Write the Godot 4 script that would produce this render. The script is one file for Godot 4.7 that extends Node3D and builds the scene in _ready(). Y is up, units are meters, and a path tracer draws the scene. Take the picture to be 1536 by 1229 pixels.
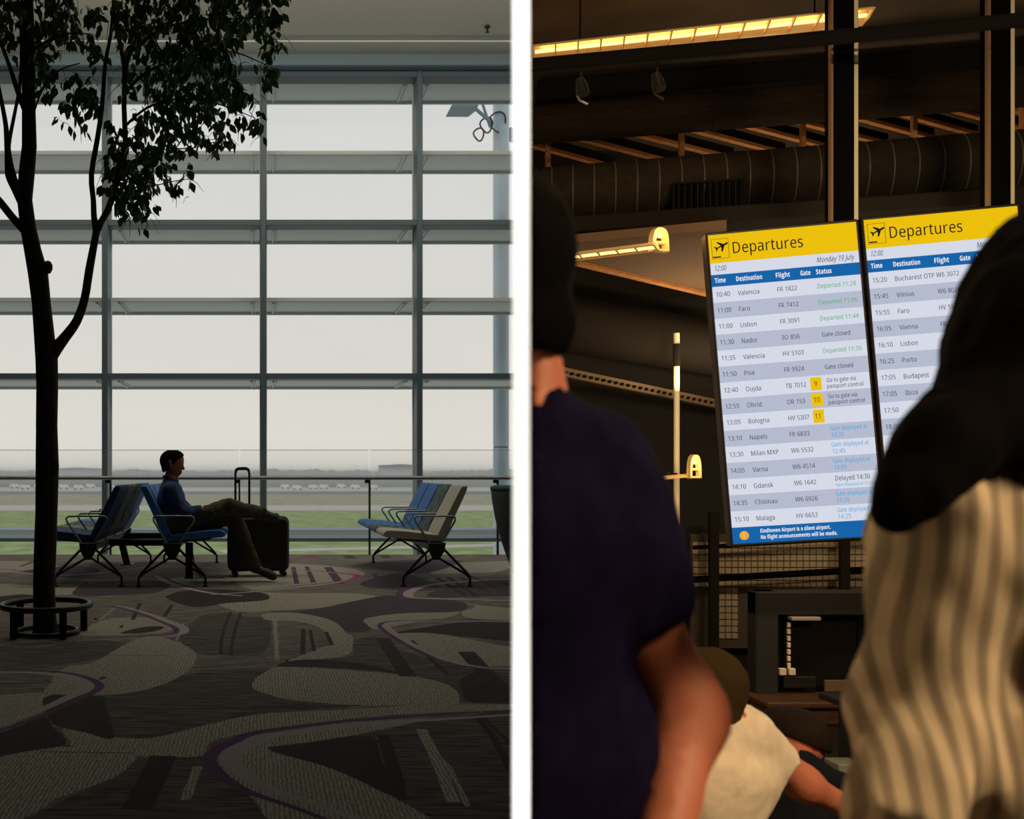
extends Node3D
# Two places side by side, split by an added slim white partition: a daylit airport lounge with a tree, beam seats and a
# seated traveller on the left; a dim hall with two hanging departure boards and people from behind on the right.
# Metres, y up; the lounge floor is y = 0, the hall floor lies lower at y = -0.45; the lens is at (0, 1.06, 0).

const HALL_FLOOR := -0.45
var M := {}
var glyph_size := 0.0


# ---------------------------------------------------------------- geometry

class Geo:
	var v := PackedVector3Array()
	var n := PackedVector3Array()
	var t := PackedVector2Array()
	var i := PackedInt32Array()

	func tri(a: Vector3, b: Vector3, c: Vector3, na: Vector3, nb: Vector3, nc: Vector3, ta := Vector2.ZERO, tb := Vector2.ZERO, tc := Vector2.ZERO) -> void:
		var k := v.size()
		v.append(a); v.append(b); v.append(c)
		n.append(na); n.append(nb); n.append(nc)
		t.append(ta); t.append(tb); t.append(tc)
		if (b - a).cross(c - a).dot(na + nb + nc) > 0.0:
			i.append(k); i.append(k + 2); i.append(k + 1)
		else:
			i.append(k); i.append(k + 1); i.append(k + 2)

	func quad(a: Vector3, b: Vector3, c: Vector3, d: Vector3, nrm: Vector3) -> void:
		var l := a.distance_to(b)
		var h := a.distance_to(d)
		tri(a, b, c, nrm, nrm, nrm, Vector2.ZERO, Vector2(l, 0), Vector2(l, h))
		tri(a, c, d, nrm, nrm, nrm, Vector2.ZERO, Vector2(l, h), Vector2(0, h))

	func face(pts: Array, nrm: Vector3) -> void:
		for k in range(1, pts.size() - 1):
			tri(pts[0], pts[k], pts[k + 1], nrm, nrm, nrm, Vector2(pts[0].x, pts[0].z), Vector2(pts[k].x, pts[k].z), Vector2(pts[k + 1].x, pts[k + 1].z))

	# a box with chamfered edges, in the axes of x
	func box(x: Transform3D, size: Vector3, b := 0.0) -> void:
		var h := size * 0.5
		b = minf(b, minf(h.x, minf(h.y, h.z)) * 0.9)
		for a in 3:
			for s in [-1.0, 1.0]:
				var u := (a + 1) % 3
				var w := (a + 2) % 3
				var p := []
				for q in [[-1, -1], [1, -1], [1, 1], [-1, 1]]:
					var c := Vector3.ZERO
					c[a] = s * h[a]
					c[u] = q[0] * (h[u] - b)
					c[w] = q[1] * (h[w] - b)
					p.append(x * c)
				var m := Vector3.ZERO
				m[a] = s
				quad(p[0], p[1], p[2], p[3], (x.basis * m).normalized())
				if b > 0.0:
					for s2 in [-1.0, 1.0]:
						var e := Vector3.ZERO
						var e2 := Vector3.ZERO
						e[a] = s * h[a]; e[u] = s2 * (h[u] - b)
						e2[a] = s * (h[a] - b); e2[u] = s2 * h[u]
						var lo := Vector3.ZERO
						lo[w] = h[w] - b
						var m2 := Vector3.ZERO
						m2[a] = s; m2[u] = s2
						quad(x * (e - lo), x * (e + lo), x * (e2 + lo), x * (e2 - lo), (x.basis * m2).normalized())
		if b > 0.0:
			for sx in [-1.0, 1.0]:
				for sy in [-1.0, 1.0]:
					for sz in [-1.0, 1.0]:
						var s := Vector3(sx, sy, sz)
						var m: Vector3 = (x.basis * s).normalized()
						tri(x * (s * Vector3(h.x, h.y - b, h.z - b)), x * (s * Vector3(h.x - b, h.y, h.z - b)), x * (s * Vector3(h.x - b, h.y - b, h.z)), m, m, m)

	func block(c: Vector3, size: Vector3, b := 0.0) -> void:
		box(Transform3D(Basis(), c), size, b)

	# a box beam from a to b, w wide and h high
	func bar(a: Vector3, b: Vector3, w: float, h: float, bevel := 0.0) -> void:
		var z := (b - a).normalized()
		var x := Vector3.UP.cross(z)
		x = x.normalized() if x.length() > 0.01 else Vector3.RIGHT
		var y := z.cross(x)
		box(Transform3D(Basis(x, y, z), (a + b) * 0.5), Vector3(w, h, a.distance_to(b)), bevel)

	func tube(pts: Array, radii: Array, sides := 10, caps := true, flat := 1.0) -> void:
		var count := pts.size()
		var side := Vector3.ZERO
		var rings := []
		var along := 0.0
		for k in count:
			var d: Vector3 = (pts[mini(k + 1, count - 1)] - pts[maxi(k - 1, 0)]).normalized()
			if side == Vector3.ZERO:
				side = d.cross(Vector3.UP if absf(d.y) < 0.9 else Vector3.RIGHT).normalized()
			side = (side - d * side.dot(d)).normalized()
			var up := d.cross(side)
			if k > 0:
				along += pts[k].distance_to(pts[k - 1])
			var r: float = radii[mini(k, radii.size() - 1)]
			var ring := []
			for s in sides + 1:
				var a := TAU * s / sides
				var o := side * cos(a) + up * sin(a) * flat
				ring.append([pts[k] + o * r, o.normalized(), Vector2(float(s) / sides, along), pts[k], d])
			rings.append(ring)
		for k in count - 1:
			for s in sides:
				var a = rings[k][s]
				var b = rings[k][s + 1]
				var c = rings[k + 1][s + 1]
				var e = rings[k + 1][s]
				tri(a[0], b[0], c[0], a[1], b[1], c[1], a[2], b[2], c[2])
				tri(a[0], c[0], e[0], a[1], c[1], e[1], a[2], c[2], e[2])
		if caps:
			for k in [0, count - 1]:
				var m: Vector3 = rings[k][0][4] * (-1.0 if k == 0 else 1.0)
				for s in sides:
					tri(rings[k][s][3], rings[k][s][0], rings[k][s + 1][0], m, m, m)

	# profile of Vector2(radius, height) turned about the y axis at c
	func lathe(profile: Array, c: Vector3, sides := 24, from := 0.0, to := TAU) -> void:
		for k in profile.size() - 1:
			var p: Vector2 = profile[k]
			var q: Vector2 = profile[k + 1]
			var e := (q - p).normalized()
			for s in sides:
				var a := from + (to - from) * s / sides
				var b := from + (to - from) * (s + 1) / sides
				var da := Vector3(cos(a), 0, sin(a))
				var db := Vector3(cos(b), 0, sin(b))
				var na := (da * e.y - Vector3.UP * e.x).normalized()
				var nb := (db * e.y - Vector3.UP * e.x).normalized()
				var a0 := c + da * p.x + Vector3.UP * p.y
				var b0 := c + db * p.x + Vector3.UP * p.y
				var a1 := c + da * q.x + Vector3.UP * q.y
				var b1 := c + db * q.x + Vector3.UP * q.y
				tri(a0, b0, b1, na, nb, nb)
				tri(a0, b1, a1, na, nb, na)

	# polygon of Vector2 in the x-y plane of x, swept from z0 to z1 with softened ends
	func prism(poly: Array, x: Transform3D, z0: float, z1: float, soft := 0.0) -> void:
		var mid := Vector2.ZERO
		for p in poly:
			mid += p / poly.size()
		var size := 0.0
		for p in poly:
			size = maxf(size, p.distance_to(mid))
		var steps := [[z0, 1.0], [z1, 1.0]]
		if soft > 0.0:
			var k := 1.0 - soft / size
			steps = [[z0, k], [z0 + soft, 1.0], [z1 - soft, 1.0], [z1, k]]
		var flat := PackedVector2Array()
		for p in poly:
			flat.append(p)
		var cut := Geometry2D.triangulate_polygon(flat)
		for e in [0, steps.size() - 1]:
			var m: Vector3 = x.basis.z.normalized() * (1.0 if (e > 0) == (z1 > z0) else -1.0)
			for k in range(0, cut.size(), 3):
				var c := []
				for j in 3:
					var p: Vector2 = mid + (poly[cut[k + j]] - mid) * steps[e][1]
					c.append(x * Vector3(p.x, p.y, steps[e][0]))
				tri(c[0], c[1], c[2], m, m, m)
		var turn := 0.0
		for k in poly.size():
			turn += poly[k].cross(poly[(k + 1) % poly.size()])
		for k in poly.size():
			var p: Vector2 = poly[k]
			var q: Vector2 = poly[(k + 1) % poly.size()]
			var o := Vector2(q.y - p.y, p.x - q.x).normalized() * signf(turn)
			var m: Vector3 = (x.basis * Vector3(o.x, o.y, 0)).normalized()
			for s in steps.size() - 1:
				var p0: Vector2 = mid + (p - mid) * steps[s][1]
				var q0: Vector2 = mid + (q - mid) * steps[s][1]
				var p1: Vector2 = mid + (p - mid) * steps[s + 1][1]
				var q1: Vector2 = mid + (q - mid) * steps[s + 1][1]
				var u0: float = steps[s][0]
				var u1: float = steps[s + 1][0]
				quad(x * Vector3(p0.x, p0.y, u0), x * Vector3(q0.x, q0.y, u0), x * Vector3(q1.x, q1.y, u1), x * Vector3(p1.x, p1.y, u1), m)

	func ball(c: Vector3, r: Vector3, sides := 12) -> void:
		var rows := maxi(4, sides / 2)
		for a in rows:
			for b in sides:
				var p := []
				for q in [[a, b], [a, b + 1], [a + 1, b + 1], [a + 1, b]]:
					var la: float = PI * q[0] / rows
					var lo: float = TAU * q[1] / sides
					p.append(Vector3(sin(la) * cos(lo), cos(la), sin(la) * sin(lo)))
				for w in [[0, 1, 2], [0, 2, 3]]:
					tri(c + p[w[0]] * r, c + p[w[1]] * r, c + p[w[2]] * r, (p[w[0]] / r).normalized(), (p[w[1]] / r).normalized(), (p[w[2]] / r).normalized())

	func join(g: Geo) -> void:
		var k := v.size()
		v.append_array(g.v); n.append_array(g.n); t.append_array(g.t)
		for j in g.i:
			i.append(j + k)

	func mesh() -> ArrayMesh:
		var a := []
		a.resize(Mesh.ARRAY_MAX)
		a[Mesh.ARRAY_VERTEX] = v
		a[Mesh.ARRAY_NORMAL] = n
		a[Mesh.ARRAY_TEX_UV] = t
		a[Mesh.ARRAY_INDEX] = i
		var m := ArrayMesh.new()
		m.add_surface_from_arrays(Mesh.PRIMITIVE_TRIANGLES, a)
		return m


# ---------------------------------------------------------------- naming and grouping

func numbered(called: String) -> String:
	var at := called
	var k := 0
	while has_node(NodePath(at)):
		k += 1
		at = "%s_%03d" % [called, k]
	return at

func tag(o: Node, label: String, category: String, group := "") -> Node:
	o.set_meta("label", label)
	o.set_meta("category", category)
	if group:
		o.set_meta("group", group)
	return o

func thing(called: String, label: String, category: String, at := Vector3.ZERO, group := "") -> Node3D:
	var o := Node3D.new()
	o.name = numbered(called)
	add_child(o)
	o.position = at
	tag(o, label, category, group)
	return o

func part(called: String, g, m: Material, parent: Node3D, label := "") -> MeshInstance3D:
	var o := MeshInstance3D.new()
	o.name = called if parent != self else numbered(called)
	o.mesh = g if g is Mesh else g.mesh()
	o.material_override = m
	parent.add_child(o, true)
	if label:
		o.set_meta("label", label)
	return o

func single(called: String, g, m: Material, label: String, category: String, group := "") -> MeshInstance3D:
	var o := part(called, g, m, self)
	tag(o, label, category, group)
	return o

func structure(called: String, g, m: Material, label := "") -> MeshInstance3D:
	var o := part(called, g, m, self)
	o.set_meta("kind", "structure")
	if label:
		o.set_meta("label", label)
	return o

func copy_of(o: Node3D, called: String, at: Vector3, label: String) -> Node3D:
	var c: Node3D = o.duplicate()
	c.name = numbered(called)
	add_child(c)
	c.position = at
	c.set_meta("label", label)
	return c


# ---------------------------------------------------------------- materials

func stuff(called: String, c: Color, rough := 0.8, metal := 0.0) -> StandardMaterial3D:
	var m := StandardMaterial3D.new()
	m.resource_name = called
	m.albedo_color = c
	m.roughness = rough
	m.metallic = metal
	m.cull_mode = BaseMaterial3D.CULL_DISABLED
	M[called] = m
	return m

func grained(called: String, c: Color, rough: float, freq: float, low: float, scale := Vector3.ONE, relief := 0.0) -> StandardMaterial3D:
	var m := stuff(called, c, rough)
	var noise := FastNoiseLite.new()
	noise.seed = called.length() * 7 + 3
	noise.frequency = freq
	noise.fractal_octaves = 4
	var tex := NoiseTexture2D.new()
	tex.width = 256
	tex.height = 256
	tex.seamless = true
	tex.noise = noise
	var ramp := Gradient.new()
	ramp.set_color(0, Color(low, low, low))
	ramp.set_color(1, Color.WHITE)
	tex.color_ramp = ramp
	m.albedo_texture = tex
	m.uv1_triplanar = true
	m.uv1_scale = scale
	if relief > 0.0:
		m.heightmap_enabled = true
		m.heightmap_texture = tex
		m.heightmap_scale = relief
	return m

func glowing(called: String, c: Color, energy: float, base := Color.BLACK) -> StandardMaterial3D:
	var m := stuff(called, base, 0.8)
	m.metallic_specular = 0.1
	m.emission_enabled = true
	m.emission = c
	m.emission_energy_multiplier = energy
	return m

func glassy(called: String, c: Color, alpha: float) -> StandardMaterial3D:
	var m := stuff(called, Color(c, alpha), 0.02)
	m.transparency = BaseMaterial3D.TRANSPARENCY_ALPHA
	return m

func rgb(r: int, g: int, b: int) -> Color:
	return Color8(r, g, b)

func make_materials() -> void:
	stuff("white paint", rgb(236, 236, 232), 0.7)
	stuff("ceiling paint", rgb(232, 230, 214), 0.9)
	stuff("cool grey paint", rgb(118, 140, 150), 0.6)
	stuff("mullion paint", rgb(80, 97, 108), 0.5)
	stuff("fin paint", rgb(196, 204, 202), 0.6)
	stuff("brushed steel", rgb(150, 156, 160), 0.35, 0.9)
	stuff("dark steel", rgb(44, 48, 52), 0.4, 0.6)
	stuff("black plastic", rgb(12, 12, 13), 0.55)
	stuff("black paint", rgb(8, 8, 8), 0.8).metallic_specular = 0.15
	glassy("window glass", rgb(225, 236, 238), 0.04).metallic_specular = 0.15
	glassy("guard glass", rgb(214, 230, 230), 0.03).metallic_specular = 0.2
	stuff("glass edge", rgb(120, 150, 150), 0.3)
	grained("bark", rgb(66, 54, 46), 0.9, 0.03, 0.45, Vector3(3, 0.8, 3), 0.6)
	var leaf := stuff("leaf green", rgb(62, 92, 48), 0.5)
	leaf.backlight_enabled = true
	leaf.backlight = Color(0.12, 0.2, 0.08)
	stuff("leaf dry", rgb(96, 66, 40), 0.8)
	stuff("seat blue", rgb(52, 112, 184), 0.75)
	stuff("seat beige", rgb(188, 186, 170), 0.8)
	stuff("denim shirt", rgb(40, 66, 112), 0.85)
	grained("khaki cloth", rgb(92, 84, 66), 0.9, 0.02, 0.6, Vector3(6, 6, 6), 0.2)
	stuff("skin", rgb(176, 104, 78), 0.6)
	stuff("hair black", rgb(7, 6, 6), 0.9).metallic_specular = 0.15
	stuff("hair brown", rgb(30, 22, 16), 0.8).metallic_specular = 0.2
	stuff("shoe leather", rgb(52, 42, 34), 0.6)
	stuff("case black", rgb(16, 16, 19), 0.6)
	grained("teal cloth", rgb(70, 112, 108), 0.9, 0.05, 0.7, Vector3(8, 8, 8))
	stuff("grey cloth", rgb(92, 104, 104), 0.9)
	grained("grass", rgb(160, 182, 112), 1.0, 0.02, 0.7, Vector3(0.06, 0.06, 0.06))
	grained("dry grass", rgb(176, 174, 140), 1.0, 0.02, 0.75, Vector3(0.03, 0.03, 0.03))
	stuff("concrete", rgb(186, 184, 176), 0.9)
	stuff("bounce concrete", rgb(222, 218, 210), 0.9)  # for the unseen ground that bounces light upwards
	stuff("asphalt", rgb(112, 116, 116), 0.95)
	stuff("column blue", rgb(186, 204, 216), 0.6)
	stuff("ledge blue", rgb(140, 158, 166), 0.6)
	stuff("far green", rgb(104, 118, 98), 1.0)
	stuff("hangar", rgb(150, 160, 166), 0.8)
	stuff("vehicle white", rgb(236, 238, 240), 0.5)
	# the hall
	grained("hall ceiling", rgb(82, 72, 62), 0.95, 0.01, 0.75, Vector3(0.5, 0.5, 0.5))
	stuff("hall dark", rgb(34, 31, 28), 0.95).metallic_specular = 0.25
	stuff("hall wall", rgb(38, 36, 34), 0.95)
	grained("duct grey", rgb(50, 47, 42), 0.7, 0.02, 0.75, Vector3(2, 2, 2))
	grained("pipe brown", rgb(54, 46, 38), 0.75, 0.02, 0.7, Vector3(0.6, 4, 4))
	stuff("tray black", rgb(22, 20, 19), 0.85).metallic_specular = 0.25
	grained("orange wood", rgb(206, 146, 88), 0.7, 0.02, 0.75, Vector3(2, 2, 2))
	stuff("cream strip", rgb(236, 232, 196), 0.6)
	stuff("fixture metal", rgb(240, 214, 160), 0.45)
	stuff("booth grey", rgb(50, 50, 50), 0.8)
	grained("desk wood", rgb(86, 56, 34), 0.6, 0.03, 0.7, Vector3(1, 4, 1))
	stuff("tile", rgb(176, 164, 140), 0.5)
	stuff("olive", rgb(50, 40, 22), 0.9)
	grained("white shirt", rgb(224, 208, 184), 0.9, 0.02, 0.88, Vector3(5, 5, 5), 0.3)
	grained("purple shirt", rgb(20, 15, 44), 0.9, 0.02, 0.75, Vector3(4, 4, 4), 0.3)
	stuff("navy jacket", rgb(20, 22, 28), 0.85)
	glowing("lamp warm", Color(1.0, 0.78, 0.48), 2.5)
	for k in ["purple shirt", "navy jacket", "olive", "seat navy", "booth grey", "pipe brown", "duct grey"]:
		if M.has(k):
			M[k].metallic_specular = 0.15
	# the light, in linear steps, that the screens give off
	glowing("screen yellow", rgb(252, 205, 14), 0.86)
	glowing("screen pale", rgb(222, 226, 240), 0.92)
	glowing("screen band", rgb(192, 198, 218), 0.88)
	glowing("screen blue", rgb(24, 104, 176), 0.9)
	glowing("letters grey", rgb(46, 48, 60), 0.9)
	glowing("letters black", rgb(30, 28, 30), 0.9)
	glowing("letters white", rgb(240, 244, 250), 0.95)
	glowing("letters green", rgb(56, 178, 96), 0.9)
	glowing("letters cyan", rgb(36, 168, 226), 0.9)
	glowing("sign amber", rgb(244, 172, 42), 0.95)



# ---------------------------------------------------------------- the scene

func _ready() -> void:
	# camera: level, its lens shifted so that the frame reaches further right than left
	var cam := Camera3D.new()
	cam.name = "camera"
	cam.projection = Camera3D.PROJECTION_FRUSTUM
	cam.near = 0.05
	cam.far = 4000.0
	cam.size = 0.05 * 1229.0 / 1500.0
	cam.frustum_offset = Vector2(0.0126, 0.003183)
	cam.position = Vector3(0, 1.06, 0)
	var optics := CameraAttributesPhysical.new()
	optics.frustum_focal_length = 35.0
	optics.frustum_near = 0.05
	optics.frustum_far = 4000.0
	optics.frustum_focus_distance = 6.4
	optics.exposure_aperture = 4.0
	cam.attributes = optics
	add_child(cam)
	# a bright, hazy overcast sky: warm white low down, cooler and a little darker overhead
	var env := Environment.new()
	env.background_mode = Environment.BG_SKY
	var sky := Sky.new()
	var pano := PanoramaSkyMaterial.new()
	pano.panorama = ImageTexture.create_from_image(overcast())
	sky.sky_material = pano
	env.sky = sky
	env.tonemap_mode = Environment.TONE_MAPPER_LINEAR
	env.tonemap_exposure = 1.0
	env.sdfgi_enabled = true
	env.ssao_enabled = true
	env.ssil_enabled = true
	env.volumetric_fog_enabled = true
	env.volumetric_fog_density = 0.0
	var world := WorldEnvironment.new()
	world.name = "world"
	world.environment = env
	add_child(world)
	unseen_lights()

	make_materials()
	shell()
	window_wall()
	outdoors()
	lounge()
	hall()
	boards()
	people()


func overcast() -> Image:
	var im := Image.create(512, 256, false, Image.FORMAT_RGBF)
	var noise := FastNoiseLite.new()
	noise.seed = 5
	noise.frequency = 0.9
	noise.fractal_octaves = 4
	for y in 256:
		var up := sin(PI * (0.5 - (y + 0.5) / 256.0))
		var k := clampf(up / 0.42, 0.0, 1.0)
		var c := Color(0.76, 0.735, 0.66).lerp(Color(0.655, 0.66, 0.672), k)
		for x in 512:
			var a := TAU * (x + 0.5) / 512.0
			var r := sqrt(maxf(0.0, 1.0 - up * up))
			var f := 1.0 + 0.045 * noise.get_noise_3d(cos(a) * r * 2.0, up * 5.0, sin(a) * r * 2.0)
			im.set_pixel(x, y, c * f)
	return im


# unseen lights of the hall, and lights added for the lounge and the partition end
func unseen_lights() -> void:
	for a in [[Vector3(2.9, 3.1, 0.4), Vector2(1.4, 0.3), 19.0, 0.95], [Vector3(2.6, 3.4, -3.2), Vector2(1.2, 0.25), 2.4, 1.57], [Vector3(3.7, 1.75, -7.3), Vector2(1.6, 0.2), 1.7, -1.45], [Vector3(3.3, 1.6, -5.6), Vector2(0.8, 0.2), 2.4, 0.35], [Vector3(3.2, 2.0, -5.3), Vector2(1.2, 0.15), 0.7, -1.57]]:  # two overhead out of view; three unseen behind the boards for slats, tiles, ceiling
		var l := AreaLight3D.new()
		l.name = "unseen_hall_light"
		l.area_size = a[1]
		l.light_energy = a[2]
		l.light_color = Color(1.0, 0.85, 0.66)
		l.position = a[0] - Vector3(0, 0.07, 0)
		l.rotation = Vector3(-a[3], 0.12, 0)
		l.shadow_enabled = true
		l.area_range = 14.0
		add_child(l, true)
	# added light under the lounge ceiling, out of view, tilted windowward to brighten the carpet
	for a in [[Vector3(0.2, 6.5, -10.7), Vector2(10.0, 1.4), 21.0]]:
		var l := AreaLight3D.new()
		l.name = "added_lounge_light"
		l.area_size = a[1]
		l.light_energy = a[2]
		l.light_color = Color(1.0, 0.95, 0.87)
		l.position = a[0]
		l.rotation = Vector3(-PI / 2 + 0.42, 0, 0)
		l.shadow_enabled = true
		l.area_range = 20.0
		add_child(l, true)
	# two added narrow spots, above and below out of view, whiten the partition end
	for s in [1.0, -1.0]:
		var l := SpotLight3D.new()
		l.name = "added_partition_light"
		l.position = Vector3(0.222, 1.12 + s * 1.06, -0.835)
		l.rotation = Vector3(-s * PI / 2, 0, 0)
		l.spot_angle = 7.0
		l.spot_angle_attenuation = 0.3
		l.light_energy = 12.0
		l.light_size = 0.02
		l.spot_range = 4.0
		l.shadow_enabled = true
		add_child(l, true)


# ---------------------------------------------------------------- walls, floors, ceilings

func shell() -> void:
	# lounge floor: the carpet lies on a slab that stops short of the glass
	lounge_floor()
	var g := Geo.new()
	g.block(Vector3(0.85, 6.77, -5.85), Vector3(13.1, 0.2, 15.9))
	structure("ceiling", g, M["ceiling paint"], "pale painted ceiling of the lounge")
	g = Geo.new()
	g.block(Vector3(-5.6, 3.3, -5.85), Vector3(0.2, 7.2, 15.9))
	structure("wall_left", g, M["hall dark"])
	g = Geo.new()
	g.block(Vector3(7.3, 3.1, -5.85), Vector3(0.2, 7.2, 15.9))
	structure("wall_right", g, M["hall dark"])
	g = Geo.new()
	g.block(Vector3(0.85, 3.1, 2.1), Vector3(13.1, 7.2, 0.2))
	structure("wall_back", g, M["hall dark"])
	# added slim white partition, seen end on, standing for the gap between two views
	var near := Vector3(0.2349, 0, -0.9)
	var far := Vector3(2.192, 0, -8.4)
	g = Geo.new()
	g.block(Vector3.ZERO, Vector3(0.0144, 7.14, near.distance_to(far)), 0.0008)
	var slim := structure("added_wall_middle", g, M["white paint"], "added slim white partition seen end on, standing for the gap between two views")
	slim.position = (near + far) / 2 + Vector3(0, 3.1, 0)
	slim.rotation.y = atan2(near.x - far.x, near.z - far.z)
	g = Geo.new()
	g.block(Vector3(0.245, 5.3, 0.55), Vector3(0.02, 2.8, 2.9))
	structure("added_wall_upper", g, M["hall dark"])  # added out of view, closes the opening above the hall against sky light
	# the hall: floor, ceiling, far wall
	g = Geo.new()
	g.prism([Vector2(0.235, 2.0), Vector2(7.2, 2.0), Vector2(7.2, -8.4), Vector2(2.2, -8.4), Vector2(0.245, -0.91)], Transform3D(Basis(Vector3.RIGHT, Vector3.BACK, Vector3.DOWN), Vector3(0, HALL_FLOOR, 0)), 0.0, 0.15)
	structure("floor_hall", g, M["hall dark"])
	g = Geo.new()
	g.prism([Vector2(0.255, 2.0), Vector2(7.2, 2.0), Vector2(7.2, -8.4), Vector2(2.2, -8.4), Vector2(0.255, -0.91)], Transform3D(Basis(Vector3.RIGHT, Vector3.BACK, Vector3.DOWN), Vector3(0, 3.92, 0)), 0.0, 0.15)
	structure("ceiling_hall", g, M["hall ceiling"])
	g = Geo.new()
	g.block(Vector3(4.7, 3.1, -8.45), Vector3(5.0, 7.2, 0.1))
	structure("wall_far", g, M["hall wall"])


# ---- carpet: leaf shapes, dark wedges, stripes and purple arcs woven into it, drawn on the floor plan in metres

func smooth(p: Array, closed: bool, steps := 7) -> Array:
	var out := []
	var c := p.size()
	for k in (c if closed else c - 1):
		var a: Vector2 = p[(k - 1 + c) % c] if closed or k > 0 else p[0]
		var b: Vector2 = p[k]
		var d: Vector2 = p[(k + 1) % c]
		var e: Vector2 = p[(k + 2) % c] if closed or k + 2 < c else p[c - 1]
		for s in steps:
			out.append(b.cubic_interpolate(d, a, e, float(s) / steps))
	if not closed:
		out.append(p[c - 1])
	return out

func ribbon(p: Array, w0: float, w1: float, shift := 0.0) -> Array:
	var q := smooth(p, false)
	var left := []
	var right := []
	for k in q.size():
		var d: Vector2 = (q[mini(k + 1, q.size() - 1)] - q[maxi(k - 1, 0)]).normalized()
		var o := Vector2(-d.y, d.x)
		var f := float(k) / (q.size() - 1)
		var w := lerpf(w0, w1, 1.0 - absf(f * 2.0 - 1.0)) * 0.5
		left.append(q[k] + o * (shift + w))
		right.append(q[k] + o * (shift - w))
	right.reverse()
	return left + right

func lay(im: Image, pattern: Image, poly: Array, origin: Vector2, res: float) -> void:
	var w := im.get_width()
	var h := im.get_height()
	var p := PackedVector2Array()
	var lo := 1e9
	var hi := -1e9
	for q in poly:
		var r: Vector2 = (q - origin) * res
		p.append(r)
		lo = minf(lo, r.y)
		hi = maxf(hi, r.y)
	for y in range(maxi(0, int(lo)), mini(h - 1, int(hi) + 1) + 1):
		var cuts := []
		var fy := y + 0.5
		for k in p.size():
			var a := p[k]
			var b := p[(k + 1) % p.size()]
			if (a.y <= fy) != (b.y <= fy):
				cuts.append(a.x + (fy - a.y) / (b.y - a.y) * (b.x - a.x))
		cuts.sort()
		for k in range(0, cuts.size() - 1, 2):
			var x0 := clampi(int(round(cuts[k])), 0, w)
			var x1 := clampi(int(round(cuts[k + 1])), 0, w)
			if x1 > x0:
				im.blit_rect(pattern, Rect2i(x0, y, x1 - x0, 1), Vector2i(x0, y))

# a woven ground: c0 to c1, streaked along x (dash > 1) or ribbed along z (dash < 1)
func weave(c0: Color, c1: Color, dash: float, res: float, w: int, h: int, sd: int) -> Image:
	var n := 512
	var tile := Image.create(n, n, false, Image.FORMAT_RGB8)
	var noise := FastNoiseLite.new()
	noise.seed = sd
	noise.frequency = 1.0
	noise.fractal_octaves = 2
	var fine := FastNoiseLite.new()
	fine.seed = sd + 9
	fine.frequency = 1.0
	var kx := 0.022 * (512.0 / res) * 3.0
	for y in n:
		for x in n:
			var f := 0.5 + 0.25 * fine.get_noise_2d(x * 0.7, y * 0.7)
			if dash >= 2.0:
				f += 0.75 * noise.get_noise_2d(x * kx * 0.1, y * kx * 1.5) + 0.3 * fine.get_noise_2d(x * kx * 0.4, y * kx * 3.0)
			elif dash < 1.0:
				f += 0.34 * sin(TAU * (x / (0.0155 * res) + 0.35 * noise.get_noise_2d(x * kx * 0.3, y * kx * 0.5))) + 0.3 * noise.get_noise_2d(x * kx * 1.2, y * kx * 0.6)
			tile.set_pixel(x, y, c0.lerp(c1, clampf(f, 0.0, 1.0)))
	var im := Image.create(w, h, false, Image.FORMAT_RGB8)
	for y in range(0, h, n):
		for x in range(0, w, n):
			im.blit_rect(tile, Rect2i(0, 0, n, n), Vector2i(x, y))
	return im

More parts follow.
